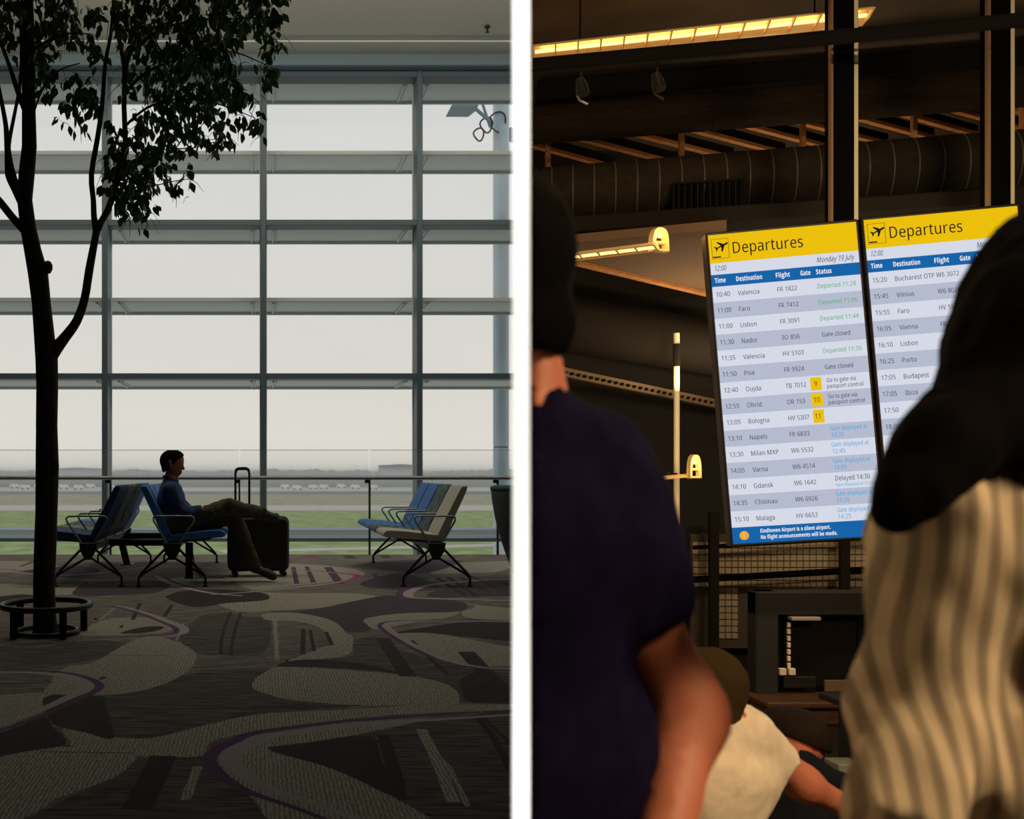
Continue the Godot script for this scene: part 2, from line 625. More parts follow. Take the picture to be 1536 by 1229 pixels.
func carpet_shapes() -> Array:
	var s := []
	# broad darker grounds
	for p in [
		[Vector2(-0.63, -3.258), Vector2(-0.5, -3.502), Vector2(-0.471, -3.698), Vector2(-0.435, -3.75), Vector2(-0.224, -3.741), Vector2(-0.153, -3.533), Vector2(-0.022, -3.245), Vector2(0.096, -2.891), Vector2(-0.675, -2.891)],
		[Vector2(0.033, -3.841), Vector2(0.237, -3.945), Vector2(0.434, -4.066), Vector2(0.655, -4.251), Vector2(0.753, -4.344), Vector2(0.923, -4.38), Vector2(1.126, -4.466), Vector2(1.545, -4.543), Vector2(0.965, -2.839), Vector2(0.5, -3), Vector2(0.441, -3.258), Vector2(0.249, -3.597)],
		[Vector2(0.589, -6.31), Vector2(0.766, -6.49), Vector2(0.84, -6), Vector2(1.104, -5.483), Vector2(1.336, -5.3), Vector2(1.661, -5.3), Vector2(1.452, -4.636), Vector2(0.924, -4.636), Vector2(0.956, -4.877), Vector2(0.922, -5.048), Vector2(0.737, -5.265), Vector2(0.539, -5.39), Vector2(0.184, -5.521), Vector2(0.303, -5.679), Vector2(0.532, -5.782)],
		[Vector2(-0.759, -4.746), Vector2(-0.372, -5.265), Vector2(0.036, -5.408), Vector2(-0.021, -5.129), Vector2(-0.016, -4.923), Vector2(0.125, -4.676), Vector2(0.457, -4.569), Vector2(-0.029, -4.38), Vector2(-0.251, -4.184), Vector2(-0.428, -4.015), Vector2(-0.587, -4.005), Vector2(-0.696, -4.517)],
		[Vector2(-0.519, -6.49), Vector2(-0.388, -5.933), Vector2(-0.233, -5.824), Vector2(0.02, -5.889), Vector2(0.072, -7.227), Vector2(-0.099, -7.395), Vector2(-0.303, -7.571), Vector2(-0.444, -7.395)],
		[Vector2(-1.59, -6.115), Vector2(-1.335, -6.069), Vector2(-1.102, -6.36), Vector2(-0.828, -6.211), Vector2(-0.655, -5.782), Vector2(-0.946, -5.679), Vector2(-1.133, -5.483), Vector2(-1.411, -5.427)],
	]:
		s.append(["shade", p, true])
	# pale leaves
	for p in [
		[Vector2(-0.807, -6.335), Vector2(-0.679, -6.49), Vector2(-0.499, -6.235), Vector2(-0.388, -5.933), Vector2(-0.362, -5.719), Vector2(-0.381, -5.39), Vector2(-0.471, -5.048), Vector2(-0.615, -4.833), Vector2(-0.789, -4.775), Vector2(-1.028, -4.818), Vector2(-1.057, -5.016), Vector2(-1.078, -5.3), Vector2(-1.034, -5.502), Vector2(-0.929, -5.618)],
		[Vector2(-0.35, -8.196), Vector2(-0.256, -8.548), Vector2(-0.059, -8.883), Vector2(0.353, -8.833), Vector2(0.766, -8.833), Vector2(0.991, -8.641), Vector2(0.856, -8.281), Vector2(0.548, -7.91), Vector2(0.051, -7.681), Vector2(-0.102, -7.644), Vector2(-0.261, -7.833)],
		[Vector2(0.025, -7.536), Vector2(0.254, -7.608), Vector2(0.446, -7.43), Vector2(0.549, -6.974), Vector2(0.57, -6.625), Vector2(0.601, -6.49), Vector2(0.552, -6), Vector2(0.491, -5.803), Vector2(0.342, -5.699), Vector2(0.227, -5.679), Vector2(0.11, -5.521), Vector2(0.054, -5.445), Vector2(0.191, -5.719), Vector2(0.364, -6.069), Vector2(0.443, -6.211), Vector2(0.442, -6.625), Vector2(0.372, -6.974), Vector2(0.239, -7.162), Vector2(0.048, -7.227)],
		[Vector2(0.098, -5.464), Vector2(0.272, -5.445), Vector2(0.569, -5.336), Vector2(0.803, -5.213), Vector2(0.922, -5.048), Vector2(0.956, -4.877), Vector2(0.94, -4.718), Vector2(0.901, -4.595), Vector2(0.748, -4.582), Vector2(0.486, -4.556), Vector2(0.232, -4.636), Vector2(0.076, -4.746), Vector2(-0.033, -4.923), Vector2(-0.024, -5.146), Vector2(0.025, -5.318)],
		[Vector2(-0.968, -3.724), Vector2(-0.853, -3.841), Vector2(-0.712, -3.869), Vector2(-0.479, -3.759), Vector2(-0.471, -3.638), Vector2(-0.5, -3.502), Vector2(-0.562, -3.397), Vector2(-0.623, -3.312), Vector2(-0.662, -3.258), Vector2(-0.693, -3.149), Vector2(-0.78, -3), Vector2(-0.983, -2.891), Vector2(-1.215, -3.312)],
		[Vector2(-0.819, -4.151), Vector2(-0.714, -4.087), Vector2(-0.589, -4.015), Vector2(-0.427, -4.005), Vector2(-0.251, -4.184), Vector2(-0.015, -4.392), Vector2(0.178, -4.441), Vector2(0.48, -4.504), Vector2(0.764, -4.582), Vector2(1.155, -4.582), Vector2(1.436, -4.582), Vector2(1.407, -4.492), Vector2(1.126, -4.466), Vector2(0.736, -4.417), Vector2(0.433, -4.332), Vector2(0.195, -4.184), Vector2(0.028, -4.13), Vector2(-0.16, -3.995), Vector2(-0.207, -3.878), Vector2(-0.224, -3.741), Vector2(-0.477, -3.75), Vector2(-0.712, -3.869), Vector2(-0.751, -3.955)],
		[Vector2(-0.027, -4.036), Vector2(0.129, -4.119), Vector2(0.374, -4.251), Vector2(0.704, -4.309), Vector2(0.523, -4.151), Vector2(0.276, -3.975), Vector2(0.033, -3.841), Vector2(0.249, -3.597), Vector2(0.441, -3.258), Vector2(0.5, -3), Vector2(0.08, -3), Vector2(-0.022, -3.258), Vector2(-0.105, -3.495), Vector2(-0.16, -3.698), Vector2(-0.142, -3.878)],
		[Vector2(0.729, -7.195), Vector2(0.856, -7.465), Vector2(1.095, -7.571), Vector2(1.521, -7.681), Vector2(1.368, -7.327), Vector2(1.175, -7.195), Vector2(0.864, -6.853), Vector2(0.779, -6.795), Vector2(0.737, -6.913)],
		[Vector2(0.88, -6.598), Vector2(1.082, -6.625), Vector2(1.296, -6.437), Vector2(1.535, -6.092), Vector2(1.845, -5.889), Vector2(1.683, -5.372), Vector2(1.382, -5.483), Vector2(1.108, -5.502), Vector2(1.002, -5.782), Vector2(0.939, -6.235)],
		[Vector2(1.625, -8.154), Vector2(1.716, -8.071), Vector2(1.666, -7.833), Vector2(1.539, -7.644), Vector2(1.534, -7.327), Vector2(1.813, -7.195), Vector2(2.254, -7.195), Vector2(2.466, -7.871), Vector2(1.984, -7.871)],
		[Vector2(-2.746, -9.578), Vector2(-2.082, -9.464), Vector2(-1.858, -9.578), Vector2(-1.696, -9.353), Vector2(-1.596, -9.034), Vector2(-1.642, -8.736), Vector2(-1.911, -8.689), Vector2(-2.491, -8.689)],
		[Vector2(1.809, -10.6), Vector2(2.135, -11.606), Vector2(2.851, -12.045), Vector2(3.292, -12.045), Vector2(3.061, -11.197), Vector2(2.78, -11.119), Vector2(2.543, -10.743), Vector2(2.134, -10.6)],
		[Vector2(-1.241, -4.775), Vector2(-1.124, -4.818), Vector2(-1.009, -4.804), Vector2(-0.969, -4.543), Vector2(-1.016, -4.356), Vector2(-1.082, -4.162), Vector2(-1.305, -4.077), Vector2(-1.496, -4.676)],
		[Vector2(-1.146, -7.162), Vector2(-0.932, -7.361), Vector2(-0.675, -7.227), Vector2(-0.585, -6.853), Vector2(-0.663, -6.625), Vector2(-0.916, -6.543), Vector2(-1.178, -6.543)],
		[Vector2(-0.076, -11.357), Vector2(0.39, -11.691), Vector2(0.97, -11.197), Vector2(1.109, -10.53), Vector2(0.861, -9.938), Vector2(0.314, -9.408), Vector2(-0.061, -9.086), Vector2(-0.268, -10.063)],
		[Vector2(-3.847, -11.778), Vector2(-2.891, -12.045), Vector2(-2.271, -11.357), Vector2(-2.396, -10.89), Vector2(-3.417, -10.461)],
		[Vector2(-0.994, -9.938), Vector2(-0.418, -10.461), Vector2(-0.262, -9.815), Vector2(-0.561, -9.353), Vector2(-0.883, -9.464)],
	]:
		s.append(["pale", p, true])
	# dark wedges
	for p in [
		[Vector2(-1.013, -4.746), Vector2(-0.759, -4.746), Vector2(-0.696, -4.517), Vector2(-0.587, -4.005), Vector2(-0.714, -4.087), Vector2(-0.853, -4.195), Vector2(-0.932, -4.38)],
		[Vector2(-1.063, -4.087), Vector2(-0.957, -4.309), Vector2(-0.927, -4.344), Vector2(-0.868, -4.184), Vector2(-0.76, -3.916), Vector2(-0.882, -3.813), Vector2(-0.977, -3.759), Vector2(-1.136, -3.786), Vector2(-1.192, -3.975)],
		[Vector2(0.033, -3.841), Vector2(0.13, -3.897), Vector2(0.43, -4.036), Vector2(0.449, -3.698), Vector2(0.44, -3.299), Vector2(0.344, -3.442), Vector2(0.249, -3.597)],
		[Vector2(0.974, -4.622), Vector2(0.982, -4.848), Vector2(1.019, -5.096), Vector2(1.124, -5.3), Vector2(1.237, -5.3), Vector2(1.252, -4.969), Vector2(1.465, -4.676), Vector2(1.448, -4.622), Vector2(1.165, -4.622)],
		[Vector2(-0.807, -8.641), Vector2(-0.548, -9.138), Vector2(0, -8.883), Vector2(0.056, -8.368), Vector2(-0.272, -8.154), Vector2(-0.475, -7.91), Vector2(-0.649, -8.112)],
		[Vector2(0.099, -5.483), Vector2(0.15, -5.618), Vector2(0.303, -5.679), Vector2(0.556, -5.559), Vector2(0.742, -5.3), Vector2(0.539, -5.39), Vector2(0.291, -5.464)],
		[Vector2(-0.928, -6.625), Vector2(-0.808, -6.883), Vector2(-0.673, -6.913), Vector2(-0.677, -6.766), Vector2(-0.777, -6.625)],
		[Vector2(0.875, -6.625), Vector2(1.147, -6.883), Vector2(1.429, -7.098), Vector2(1.789, -7.098), Vector2(2.166, -6.913), Vector2(1.977, -6.31), Vector2(1.59, -6.31), Vector2(1.307, -6.49), Vector2(1.109, -6.653)],
		[Vector2(-2.235, -8.595), Vector2(-2.038, -8.736), Vector2(-1.841, -8.368), Vector2(-1.961, -7.95), Vector2(-2.172, -7.756), Vector2(-2.399, -8.368)],
	]:
		s.append(["dark", p, true])
	for p in [
		[Vector2(0.051, -7.681), Vector2(0.388, -7.756), Vector2(0.941, -8.503), Vector2(1.216, -8.641), Vector2(1.659, -8.238), Vector2(1.531, -7.681), Vector2(1.095, -7.571), Vector2(0.848, -7.395), Vector2(0.743, -7.195), Vector2(0.749, -6.766), Vector2(0.588, -6.681), Vector2(0.523, -7.195), Vector2(0.303, -7.571)],
		[Vector2(-1.637, -8.736), Vector2(-1.587, -9.755), Vector2(-0.941, -9.876), Vector2(-0.847, -9.408), Vector2(-0.924, -8.883), Vector2(-1.216, -8.689)],
		[Vector2(0.946, -9.521), Vector2(1.456, -10.6), Vector2(1.646, -9.876), Vector2(1.645, -9.138), Vector2(1.289, -9.034)],
		[Vector2(1.03, -11.357), Vector2(1.602, -12.137), Vector2(2.038, -12.231), Vector2(2.425, -12.045), Vector2(1.767, -10.6), Vector2(1.438, -10.89)],
		[Vector2(1.432, -8.595), Vector2(1.94, -9.636), Vector2(2.436, -9.876), Vector2(2.744, -9.353), Vector2(2.563, -8.736), Vector2(2.005, -8.595)],
		[Vector2(-2.578, -10.743), Vector2(-2.135, -11.439), Vector2(-1.742, -10.89), Vector2(-1.903, -10.192)],
	]:
		s.append(["plum", p, true])
	# woven stripes
	for a in [
		[[Vector2(-0.978, -8.154), Vector2(-0.92, -7.227)], 0.03, "dark"], [[Vector2(-0.707, -8.03), Vector2(-0.705, -7.395)], 0.03, "dark"], [[Vector2(-0.224, -7.644), Vector2(-0.246, -6.598), Vector2(-0.23, -5.846)], 0.022, "dark"], [[Vector2(-0.146, -7.571), Vector2(-0.172, -6.598), Vector2(-0.17, -5.803)], 0.022, "dark"],
		[[Vector2(0.294, -6.795), Vector2(0.249, -5.846)], 0.03, "dark"], [[Vector2(0.338, -6.766), Vector2(0.322, -5.955)], 0.022, "dark"], [[Vector2(0.441, -6.681), Vector2(0.444, -6.163)], 0.026, "dark"], [[Vector2(0.94, -4.392), Vector2(0.935, -4.005), Vector2(0.878, -3.419)], 0.03, "dark"],
		[[Vector2(0.966, -4.392), Vector2(0.986, -3.841)], 0.02, "dark"], [[Vector2(0.959, -6.335), Vector2(0.987, -5.248)], 0.03, "dark"], [[Vector2(0.786, -6.411), Vector2(0.772, -5.213)], 0.09, "dark"], [[Vector2(1.222, -5.933), Vector2(1.176, -4.818)], 0.1, "dark"],
		[[Vector2(-0.362, -3.75), Vector2(-0.388, -3.149)], 0.1, "dark"], [[Vector2(0.5, -4.056), Vector2(0.476, -3.533), Vector2(0.459, -3.278)], 0.05, "dark"], [[Vector2(0.668, -4.141), Vector2(0.653, -3.698), Vector2(0.622, -3.219)], 0.045, "pale"], [[Vector2(0.651, -3.786), Vector2(0.679, -3.614), Vector2(0.661, -3.18)], 0.02, "pale"],
		[[Vector2(-0.224, -3.614), Vector2(-0.242, -3.245)], 0.035, "pale"], [[Vector2(0.107, -7.294), Vector2(0.098, -5.679)], 0.03, "pale"], [[Vector2(-1.144, -7.871), Vector2(-1.156, -7.227)], 0.02, "pale"], [[Vector2(-0.537, -7.067), Vector2(-0.53, -6.31)], 0.012, "pale"],
		[[Vector2(-0.736, -4.504), Vector2(-0.329, -4.492), Vector2(0.091, -4.53)], 0.012, "dark"], [[Vector2(-0.03, -4.53), Vector2(0.242, -4.53), Vector2(0.457, -4.569)], 0.016, "dark"], [[Vector2(-0.373, -5.282), Vector2(-0.177, -5.3), Vector2(0.018, -5.318)], 0.014, "dark"], [[Vector2(-1.308, -5.032), Vector2(-1.046, -5.064)], 0.02, "dark"],
		[[Vector2(-1.048, -5.824), Vector2(-0.542, -5.803)], 0.008, "dark"], [[Vector2(-0.48, -3.786), Vector2(-0.837, -3.804)], 0.008, "dark"], [[Vector2(-0.748, -4.676), Vector2(0.031, -4.704)], 0.006, "dark"], [[Vector2(0.151, -5.679), Vector2(0.153, -5.464)], 0.02, "dark"],
		[[Vector2(0.376, -11.277), Vector2(0.351, -9.578)], 0.05, "plum"], [[Vector2(0.53, -11.357), Vector2(0.517, -9.695)], 0.05, "plum"], [[Vector2(0.767, -11.277), Vector2(0.766, -9.578)], 0.09, "plum"], [[Vector2(1.12, -12.927), Vector2(1.143, -12.422)], 0.12, "plum"], [[Vector2(1.594, -12.927), Vector2(1.59, -12.422)], 0.12, "plum"],
		[[Vector2(1.193, -10.53), Vector2(1.181, -10.063)], 0.05, "plum"], [[Vector2(1.789, -10.127), Vector2(1.776, -8.595)], 0.05, "dark"], [[Vector2(1.916, -10.192), Vector2(1.858, -8.548)], 0.05, "dark"], [[Vector2(2.038, -10.192), Vector2(2.037, -8.883)], 0.04, "dark"], [[Vector2(2.175, -10.325), Vector2(2.188, -9.244)], 0.04, "dark"], [[Vector2(2.327, -9.695), Vector2(2.401, -9.353)], 0.1, "dark"],
		[[Vector2(-1.691, -9.755), Vector2(-1.646, -8.883)], 0.05, "plum"], [[Vector2(-1.301, -9.755), Vector2(-1.235, -8.736)], 0.05, "plum"], [[Vector2(-2.71, -11.955), Vector2(-2.726, -11.357)], 0.05, "plum"],
	]:
		s.append([a[2], ribbon(a[0], a[1], a[1]), false])
	# purple arcs, each with a pale border
	for a in [
		[[Vector2(-1.345, -8.071), Vector2(-1.166, -7.95), Vector2(-0.904, -7.536), Vector2(-0.71, -7.146), Vector2(-0.592, -6.883), Vector2(-0.561, -6.681), Vector2(-0.6, -6.57), Vector2(-0.753, -6.49), Vector2(-1.175, -6.386)], 0.01, 0.045, -1.0],
		[[Vector2(-1.617, -5.39), Vector2(-1.401, -5.39), Vector2(-1.193, -5.372), Vector2(-1.005, -5.291), Vector2(-0.871, -5.146), Vector2(-0.804, -5.006), Vector2(-0.797, -4.877), Vector2(-0.843, -4.718), Vector2(-0.912, -4.485), Vector2(-0.99, -4.28), Vector2(-1.071, -4.119), Vector2(-1.178, -3.926)], 0.015, 0.05, 1.0],
		[[Vector2(1.476, -4.517), Vector2(1.126, -4.466), Vector2(0.713, -4.368), Vector2(0.377, -4.28), Vector2(0.131, -4.168), Vector2(-0.027, -4.077), Vector2(-0.093, -3.975), Vector2(-0.164, -3.841), Vector2(-0.186, -3.715), Vector2(-0.165, -3.593), Vector2(-0.113, -3.46), Vector2(-0.047, -3.337), Vector2(0.022, -3.258), Vector2(0.126, -3.149), Vector2(0.294, -2.944)], 0.02, 0.06, -1.0],
		[[Vector2(1.65, -5.265), Vector2(1.354, -5.372), Vector2(1.195, -5.417), Vector2(1.03, -5.638), Vector2(0.927, -6.023), Vector2(0.856, -6.516), Vector2(0.83, -6.839), Vector2(0.841, -7.004), Vector2(0.924, -7.146), Vector2(1.178, -7.211), Vector2(1.813, -7.195), Vector2(2.244, -7.162)], 0.02, 0.035, 1.0],
		[[Vector2(2.404, -8.196), Vector2(2.076, -8.238), Vector2(1.676, -8.325), Vector2(1.263, -8.457), Vector2(1.217, -8.736), Vector2(1.334, -9.138), Vector2(1.596, -9.578), Vector2(1.988, -9.876), Vector2(2.382, -10.063), Vector2(2.99, -10.192)], 0.02, 0.06, 1.0],
		[[Vector2(-3.632, -11.119), Vector2(-2.871, -11.042), Vector2(-2.389, -10.6), Vector2(-1.994, -10.461), Vector2(-1.676, -10.743), Vector2(-1.207, -11.606)], 0.03, 0.05, 1.0],
		[[Vector2(-1.025, -10.392), Vector2(-0.845, -9.755), Vector2(-0.645, -9.298), Vector2(-0.385, -8.883), Vector2(-0.116, -8.689)], 0.03, 0.05, 1.0],
	]:
		s.append(["border", ribbon(a[0], a[1] * 1.2, a[2] * 1.6, a[3] * a[2] * 1.25), false])
		s.append(["purple", ribbon(a[0], a[1], a[2]), false])
	s.append(["border", ribbon([Vector2(-0.297, -11.119), Vector2(0.221, -11.042), Vector2(0.649, -10.816), Vector2(1.012, -10.392), Vector2(0.845, -9.755), Vector2(0.422, -9.298), Vector2(-0.059, -8.883), Vector2(-0.405, -8.689)], 0.04, 0.07, 0.05), false])
	s.append(["magenta", ribbon([Vector2(-0.073, -10.89), Vector2(0.494, -10.89), Vector2(0.848, -10.6), Vector2(1.005, -10.325), Vector2(0.813, -9.755), Vector2(0.635, -9.521)], 0.02, 0.09), false])
	s.append(["magenta", ribbon([Vector2(0.345, -12.927), Vector2(0.678, -12.72), Vector2(0.58, -12.422), Vector2(0.248, -12.422)], 0.02, 0.1), false])
	return s

func carpet_picture(origin: Vector2, size: Vector2, res: float) -> ImageTexture:
	var w := int(size.x * res)
	var h := int(size.y * res)
	var ground := {
		"base": weave(rgb(72, 66, 60), rgb(158, 150, 138), 3.2, res, w, h, 1), "shade": weave(rgb(50, 44, 42), rgb(124, 116, 106), 4.0, res, w, h, 2),
		"pale": weave(rgb(116, 112, 100), rgb(206, 200, 182), 0.4, res, w, h, 3), "dark": weave(rgb(44, 36, 34), rgb(62, 52, 48), 2.0, res, w, h, 4),
		"plum": weave(rgb(58, 46, 58), rgb(92, 78, 88), 4.0, res, w, h, 5), "purple": weave(rgb(88, 46, 96), rgb(108, 62, 114), 1.0, res, w, h, 6),
		"border": weave(rgb(160, 150, 148), rgb(184, 174, 170), 1.0, res, w, h, 7), "magenta": weave(rgb(160, 52, 116), rgb(178, 66, 130), 1.0, res, w, h, 8),
	}
	var im: Image = ground["base"].duplicate()
	for s in carpet_shapes():
		lay(im, ground[s[0]], smooth(s[1], true, 5) if s[2] else s[1], origin, res)
	return ImageTexture.create_from_image(im)

func lounge_floor() -> void:
	var rough := stuff("carpet plain", rgb(118, 110, 100), 1.0)
	var mats := []
	for a in [[Vector2(-2.1, -6.6), Vector2(4.0, 4.0), 480.0], [Vector2(-4.6, -13.03), Vector2(8.6, 6.43), 230.0]]:
		var m := stuff("carpet near" if mats.is_empty() else "carpet far", Color.WHITE, 1.0)
		m.albedo_texture = carpet_picture(a[0], a[1], a[2])
		m.texture_repeat = false
		mats.append(m)
	var slab := Geo.new()
	var flat := Transform3D(Basis(Vector3.RIGHT, Vector3.BACK, Vector3.DOWN), Vector3.ZERO)
	slab.prism([Vector2(-5.5, 2.0), Vector2(0.235, 2.0), Vector2(0.226, -0.91), Vector2(2.18, -8.4), Vector2(7.2, -8.4), Vector2(7.2, -13.03), Vector2(-5.5, -13.03)], flat, 0.004, 0.4)
	structure("floor", slab, rough, "lounge floor slab under the patterned carpet")
	var top := Geo.new()
	for r in [[-5.5, -13.03, -4.6, 2.0], [-4.6, -6.6, -2.1, 2.0], [-2.1, -2.6, 0.22, 2.0], [4.0, -13.03, 7.2, -8.4]]:
		top.face([Vector3(r[0], 0, r[1]), Vector3(r[2], 0, r[1]), Vector3(r[2], 0, r[3]), Vector3(r[0], 0, r[3])], Vector3.UP)
	var carpet := thing("carpet", "wide patterned carpet with pale leaf shapes and purple arcs", "carpet")
	carpet.set_meta("kind", "structure")
	part("plain_carpet", top, rough, carpet)
	# both patterned pieces follow the foot of the partition
	var edge := func(z: float) -> float: return 0.2605 * -z - 0.012
	var cut := Geo.new()
	for k in 8:
		var z0 := -2.6 - 0.5 * k
		var z1 := z0 - 0.5
		patch(cut, [Vector3(-2.1, 0, z0), Vector3(edge.call(z0), 0, z0), Vector3(edge.call(z1), 0, z1), Vector3(-2.1, 0, z1)], Vector2(-2.1, -6.6), Vector2(4.0, 4.0))
	part("patterned_carpet", cut, mats[0], carpet)
	cut = Geo.new()
	patch(cut, [Vector3(-4.6, 0, -6.6), Vector3(edge.call(-6.6), 0, -6.6), Vector3(edge.call(-8.4), 0, -8.4), Vector3(-4.6, 0, -8.4)], Vector2(-4.6, -13.03), Vector2(8.6, 6.43))
	patch(cut, [Vector3(-4.6, 0, -8.4), Vector3(4.0, 0, -8.4), Vector3(4.0, 0, -13.03), Vector3(-4.6, 0, -13.03)], Vector2(-4.6, -13.03), Vector2(8.6, 6.43))
	part("patterned_carpet", cut, mats[1], carpet)

func patch(g: Geo, p: Array, origin: Vector2, size: Vector2) -> void:
	var uv := []
	for q in p:
		uv.append((Vector2(q.x, q.z) - origin) / size)
	g.tri(p[0], p[1], p[2], Vector3.UP, Vector3.UP, Vector3.UP, uv[0], uv[1], uv[2])
	g.tri(p[0], p[2], p[3], Vector3.UP, Vector3.UP, Vector3.UP, uv[0], uv[2], uv[3])


# ---------------------------------------------------------------- the window wall

func window_wall() -> void:
	# ceiling edge: stepped fascia, soffit and the deep beam above the glazing
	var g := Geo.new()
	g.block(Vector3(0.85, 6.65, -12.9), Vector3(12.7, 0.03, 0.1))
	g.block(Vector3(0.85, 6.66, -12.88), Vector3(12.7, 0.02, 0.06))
	structure("trim_1", g, M["cool grey paint"], "dark grooved fascia line along the ceiling edge")
	g = Geo.new()
	g.block(Vector3(0.85, 6.64, -13.05), Vector3(12.7, 0.056, 0.36))
	structure("trim_2", g, M["ceiling paint"], "pale soffit strip above the window beam")
	g = Geo.new()
	g.block(Vector3(0.85, 6.535, -13.42), Vector3(12.7, 0.158, 0.4), 0.008)
	structure("trim_3", g, M["cool grey paint"], "blue grey beam along the head of the window")
	var w := Node3D.new()
	w.name = "window_1"
	add_child(w)
	w.set_meta("kind", "structure")
	w.set_meta("label", "tall gridded glass window wall facing the airfield")
	# mullions
	var xs := [-4.2, -2.082, 0.0447, 2.142, 4.25, 6.36]
	for x in xs:
		g = Geo.new()
		g.block(Vector3(x, 3.22, -13.55), Vector3(0.078, 6.5 if x != 2.142 else 6.62, 0.3), 0.006)
		part("mullion", g, M["mullion paint"], w)
		g = Geo.new()
		g.block(Vector3(x, 3.2, -13.73), Vector3(0.1, 6.5, 0.06), 0.004)
		part("mullion_cap", g, M["fin paint"], w)
	var span := [-5.5] + xs + [7.2]
	# transoms between the mullions: the heads of the four rows of glass
	for h in [[6.451, 6.375], [4.459, 4.383], [2.4, 2.324], [0.189, 0.14]]:
		for k in span.size() - 1:
			g = Geo.new()
			var a: float = span[k] + (0.039 if k > 0 else 0.0)
			var b: float = span[k + 1] - (0.039 if k + 2 < span.size() else 0.0)
			g.block(Vector3((a + b) / 2, (h[0] + h[1]) / 2, -13.53), Vector3(b - a, h[0] - h[1], 0.26), 0.004)
			part("transom", g, M["mullion paint"], w)
	# panes
	var rows := [[-0.09, 0.14], [0.185, 2.33], [2.4, 4.39], [4.46, 6.38]]
	for k in span.size() - 1:
		for r in rows:
			g = Geo.new()
			var a: float = span[k] + 0.03
			var b: float = span[k + 1] - 0.03
			g.quad(Vector3(a, r[0], -13.62), Vector3(b, r[0], -13.62), Vector3(b, r[1], -13.62), Vector3(a, r[1], -13.62), Vector3.BACK)
			part("pane", g, M["window glass"], w)
	# sunshade fins outside, each with a lip, and brackets under its ends
	for h in [[6.418, 14.4], [5.433, 14.46], [4.415, 14.46], [3.416, 14.62], [2.334, 14.7]]:
		for k in span.size() - 1:
			var a: float = span[k] + 0.001
			var b: float = span[k + 1] - 0.001
			var y: float = h[0]
			var z: float = h[1]
			g = Geo.new()
			g.block(Vector3((a + b) / 2, y + 0.018, -(13.75 + z) / 2), Vector3(b - a, 0.036, z - 13.75), 0.003)
			var fin := part("sunshade_fin", g, M["fin paint"], w)
			g = Geo.new()
			g.block(Vector3((a + b) / 2, y + 0.002, -z - 0.01), Vector3(b - a, 0.09, 0.03), 0.004)
			g.block(Vector3((a + b) / 2, y + 0.03, -13.74), Vector3(b - a, 0.05, 0.02))
			part("lip", g, M["fin paint"], fin)
			g = Geo.new()
			for s in [a + 0.14, b - 0.16]:
				g.block(Vector3(s, y - 0.012, -(13.75 + z) / 2), Vector3(0.02, 0.03, z - 13.78))
				g.block(Vector3(s + 0.045, y - 0.008, -(13.75 + z) / 2), Vector3(0.012, 0.02, z - 13.78))
			part("bracket", g, M["fin paint"], fin)
	# guard rail of glass in front of the window
	var r := thing("guard_rail", "long guard rail with grey tube handrail and clear glass panels by the window", "railing", Vector3(0, 0, -12.9))
	g = Geo.new()
	g.tube([Vector3(-5.45, 0.998, 0.0), Vector3(7.15, 0.998, 0.0)], [0.027], 14)
	part("handrail", g, M["brushed steel"], r)
	var joints := [-5.3, -3.612, -1.935, -0.267, 1.419, 3.079, 4.747, 6.5]
	for k in joints.size():
		var x: float = joints[k]
		g = Geo.new()
		g.block(Vector3(x, 0.5, -0.06), Vector3(0.024, 1.0, 0.05), 0.003)
		part("post", g, M["dark steel"], r)
		g = Geo.new()
		g.block(Vector3(x - 0.03, 0.955, -0.03), Vector3(0.07, 0.05, 0.05), 0.006)
		part("bracket", g, M["black plastic"], r)
		if k + 1 < joints.size():
			g = Geo.new()
			g.block(Vector3((x + joints[k + 1]) / 2, 0.69, -0.1), Vector3(joints[k + 1] - x - 0.02, 1.335, 0.012))
			var p := part("glass_panel", g, M["guard glass"], r)
			g = Geo.new()
			g.block(Vector3((x + joints[k + 1]) / 2, 1.36, -0.1), Vector3(joints[k + 1] - x - 0.02, 0.006, 0.014))
			part("top_edge", g, M["glass edge"], p)
	# sprinkler head under the ceiling
	var sp := thing("sprinkler", "small dark sprinkler head under the pale ceiling near the partition", "sprinkler", Vector3(2.853, 6.67, -12.55))
	g = Geo.new()
	g.tube([Vector3(0, 0, 0), Vector3(0, -0.02, 0)], [0.035, 0.035], 12)
	part("rosette", g, M["dark steel"], sp)
	g = Geo.new()
	g.tube([Vector3(0, -0.02, 0), Vector3(0, -0.06, 0), Vector3(0, -0.075, 0)], [0.012, 0.012, 0.03], 10)
	part("nozzle", g, M["dark steel"], sp)


# ---------------------------------------------------------------- outdoors

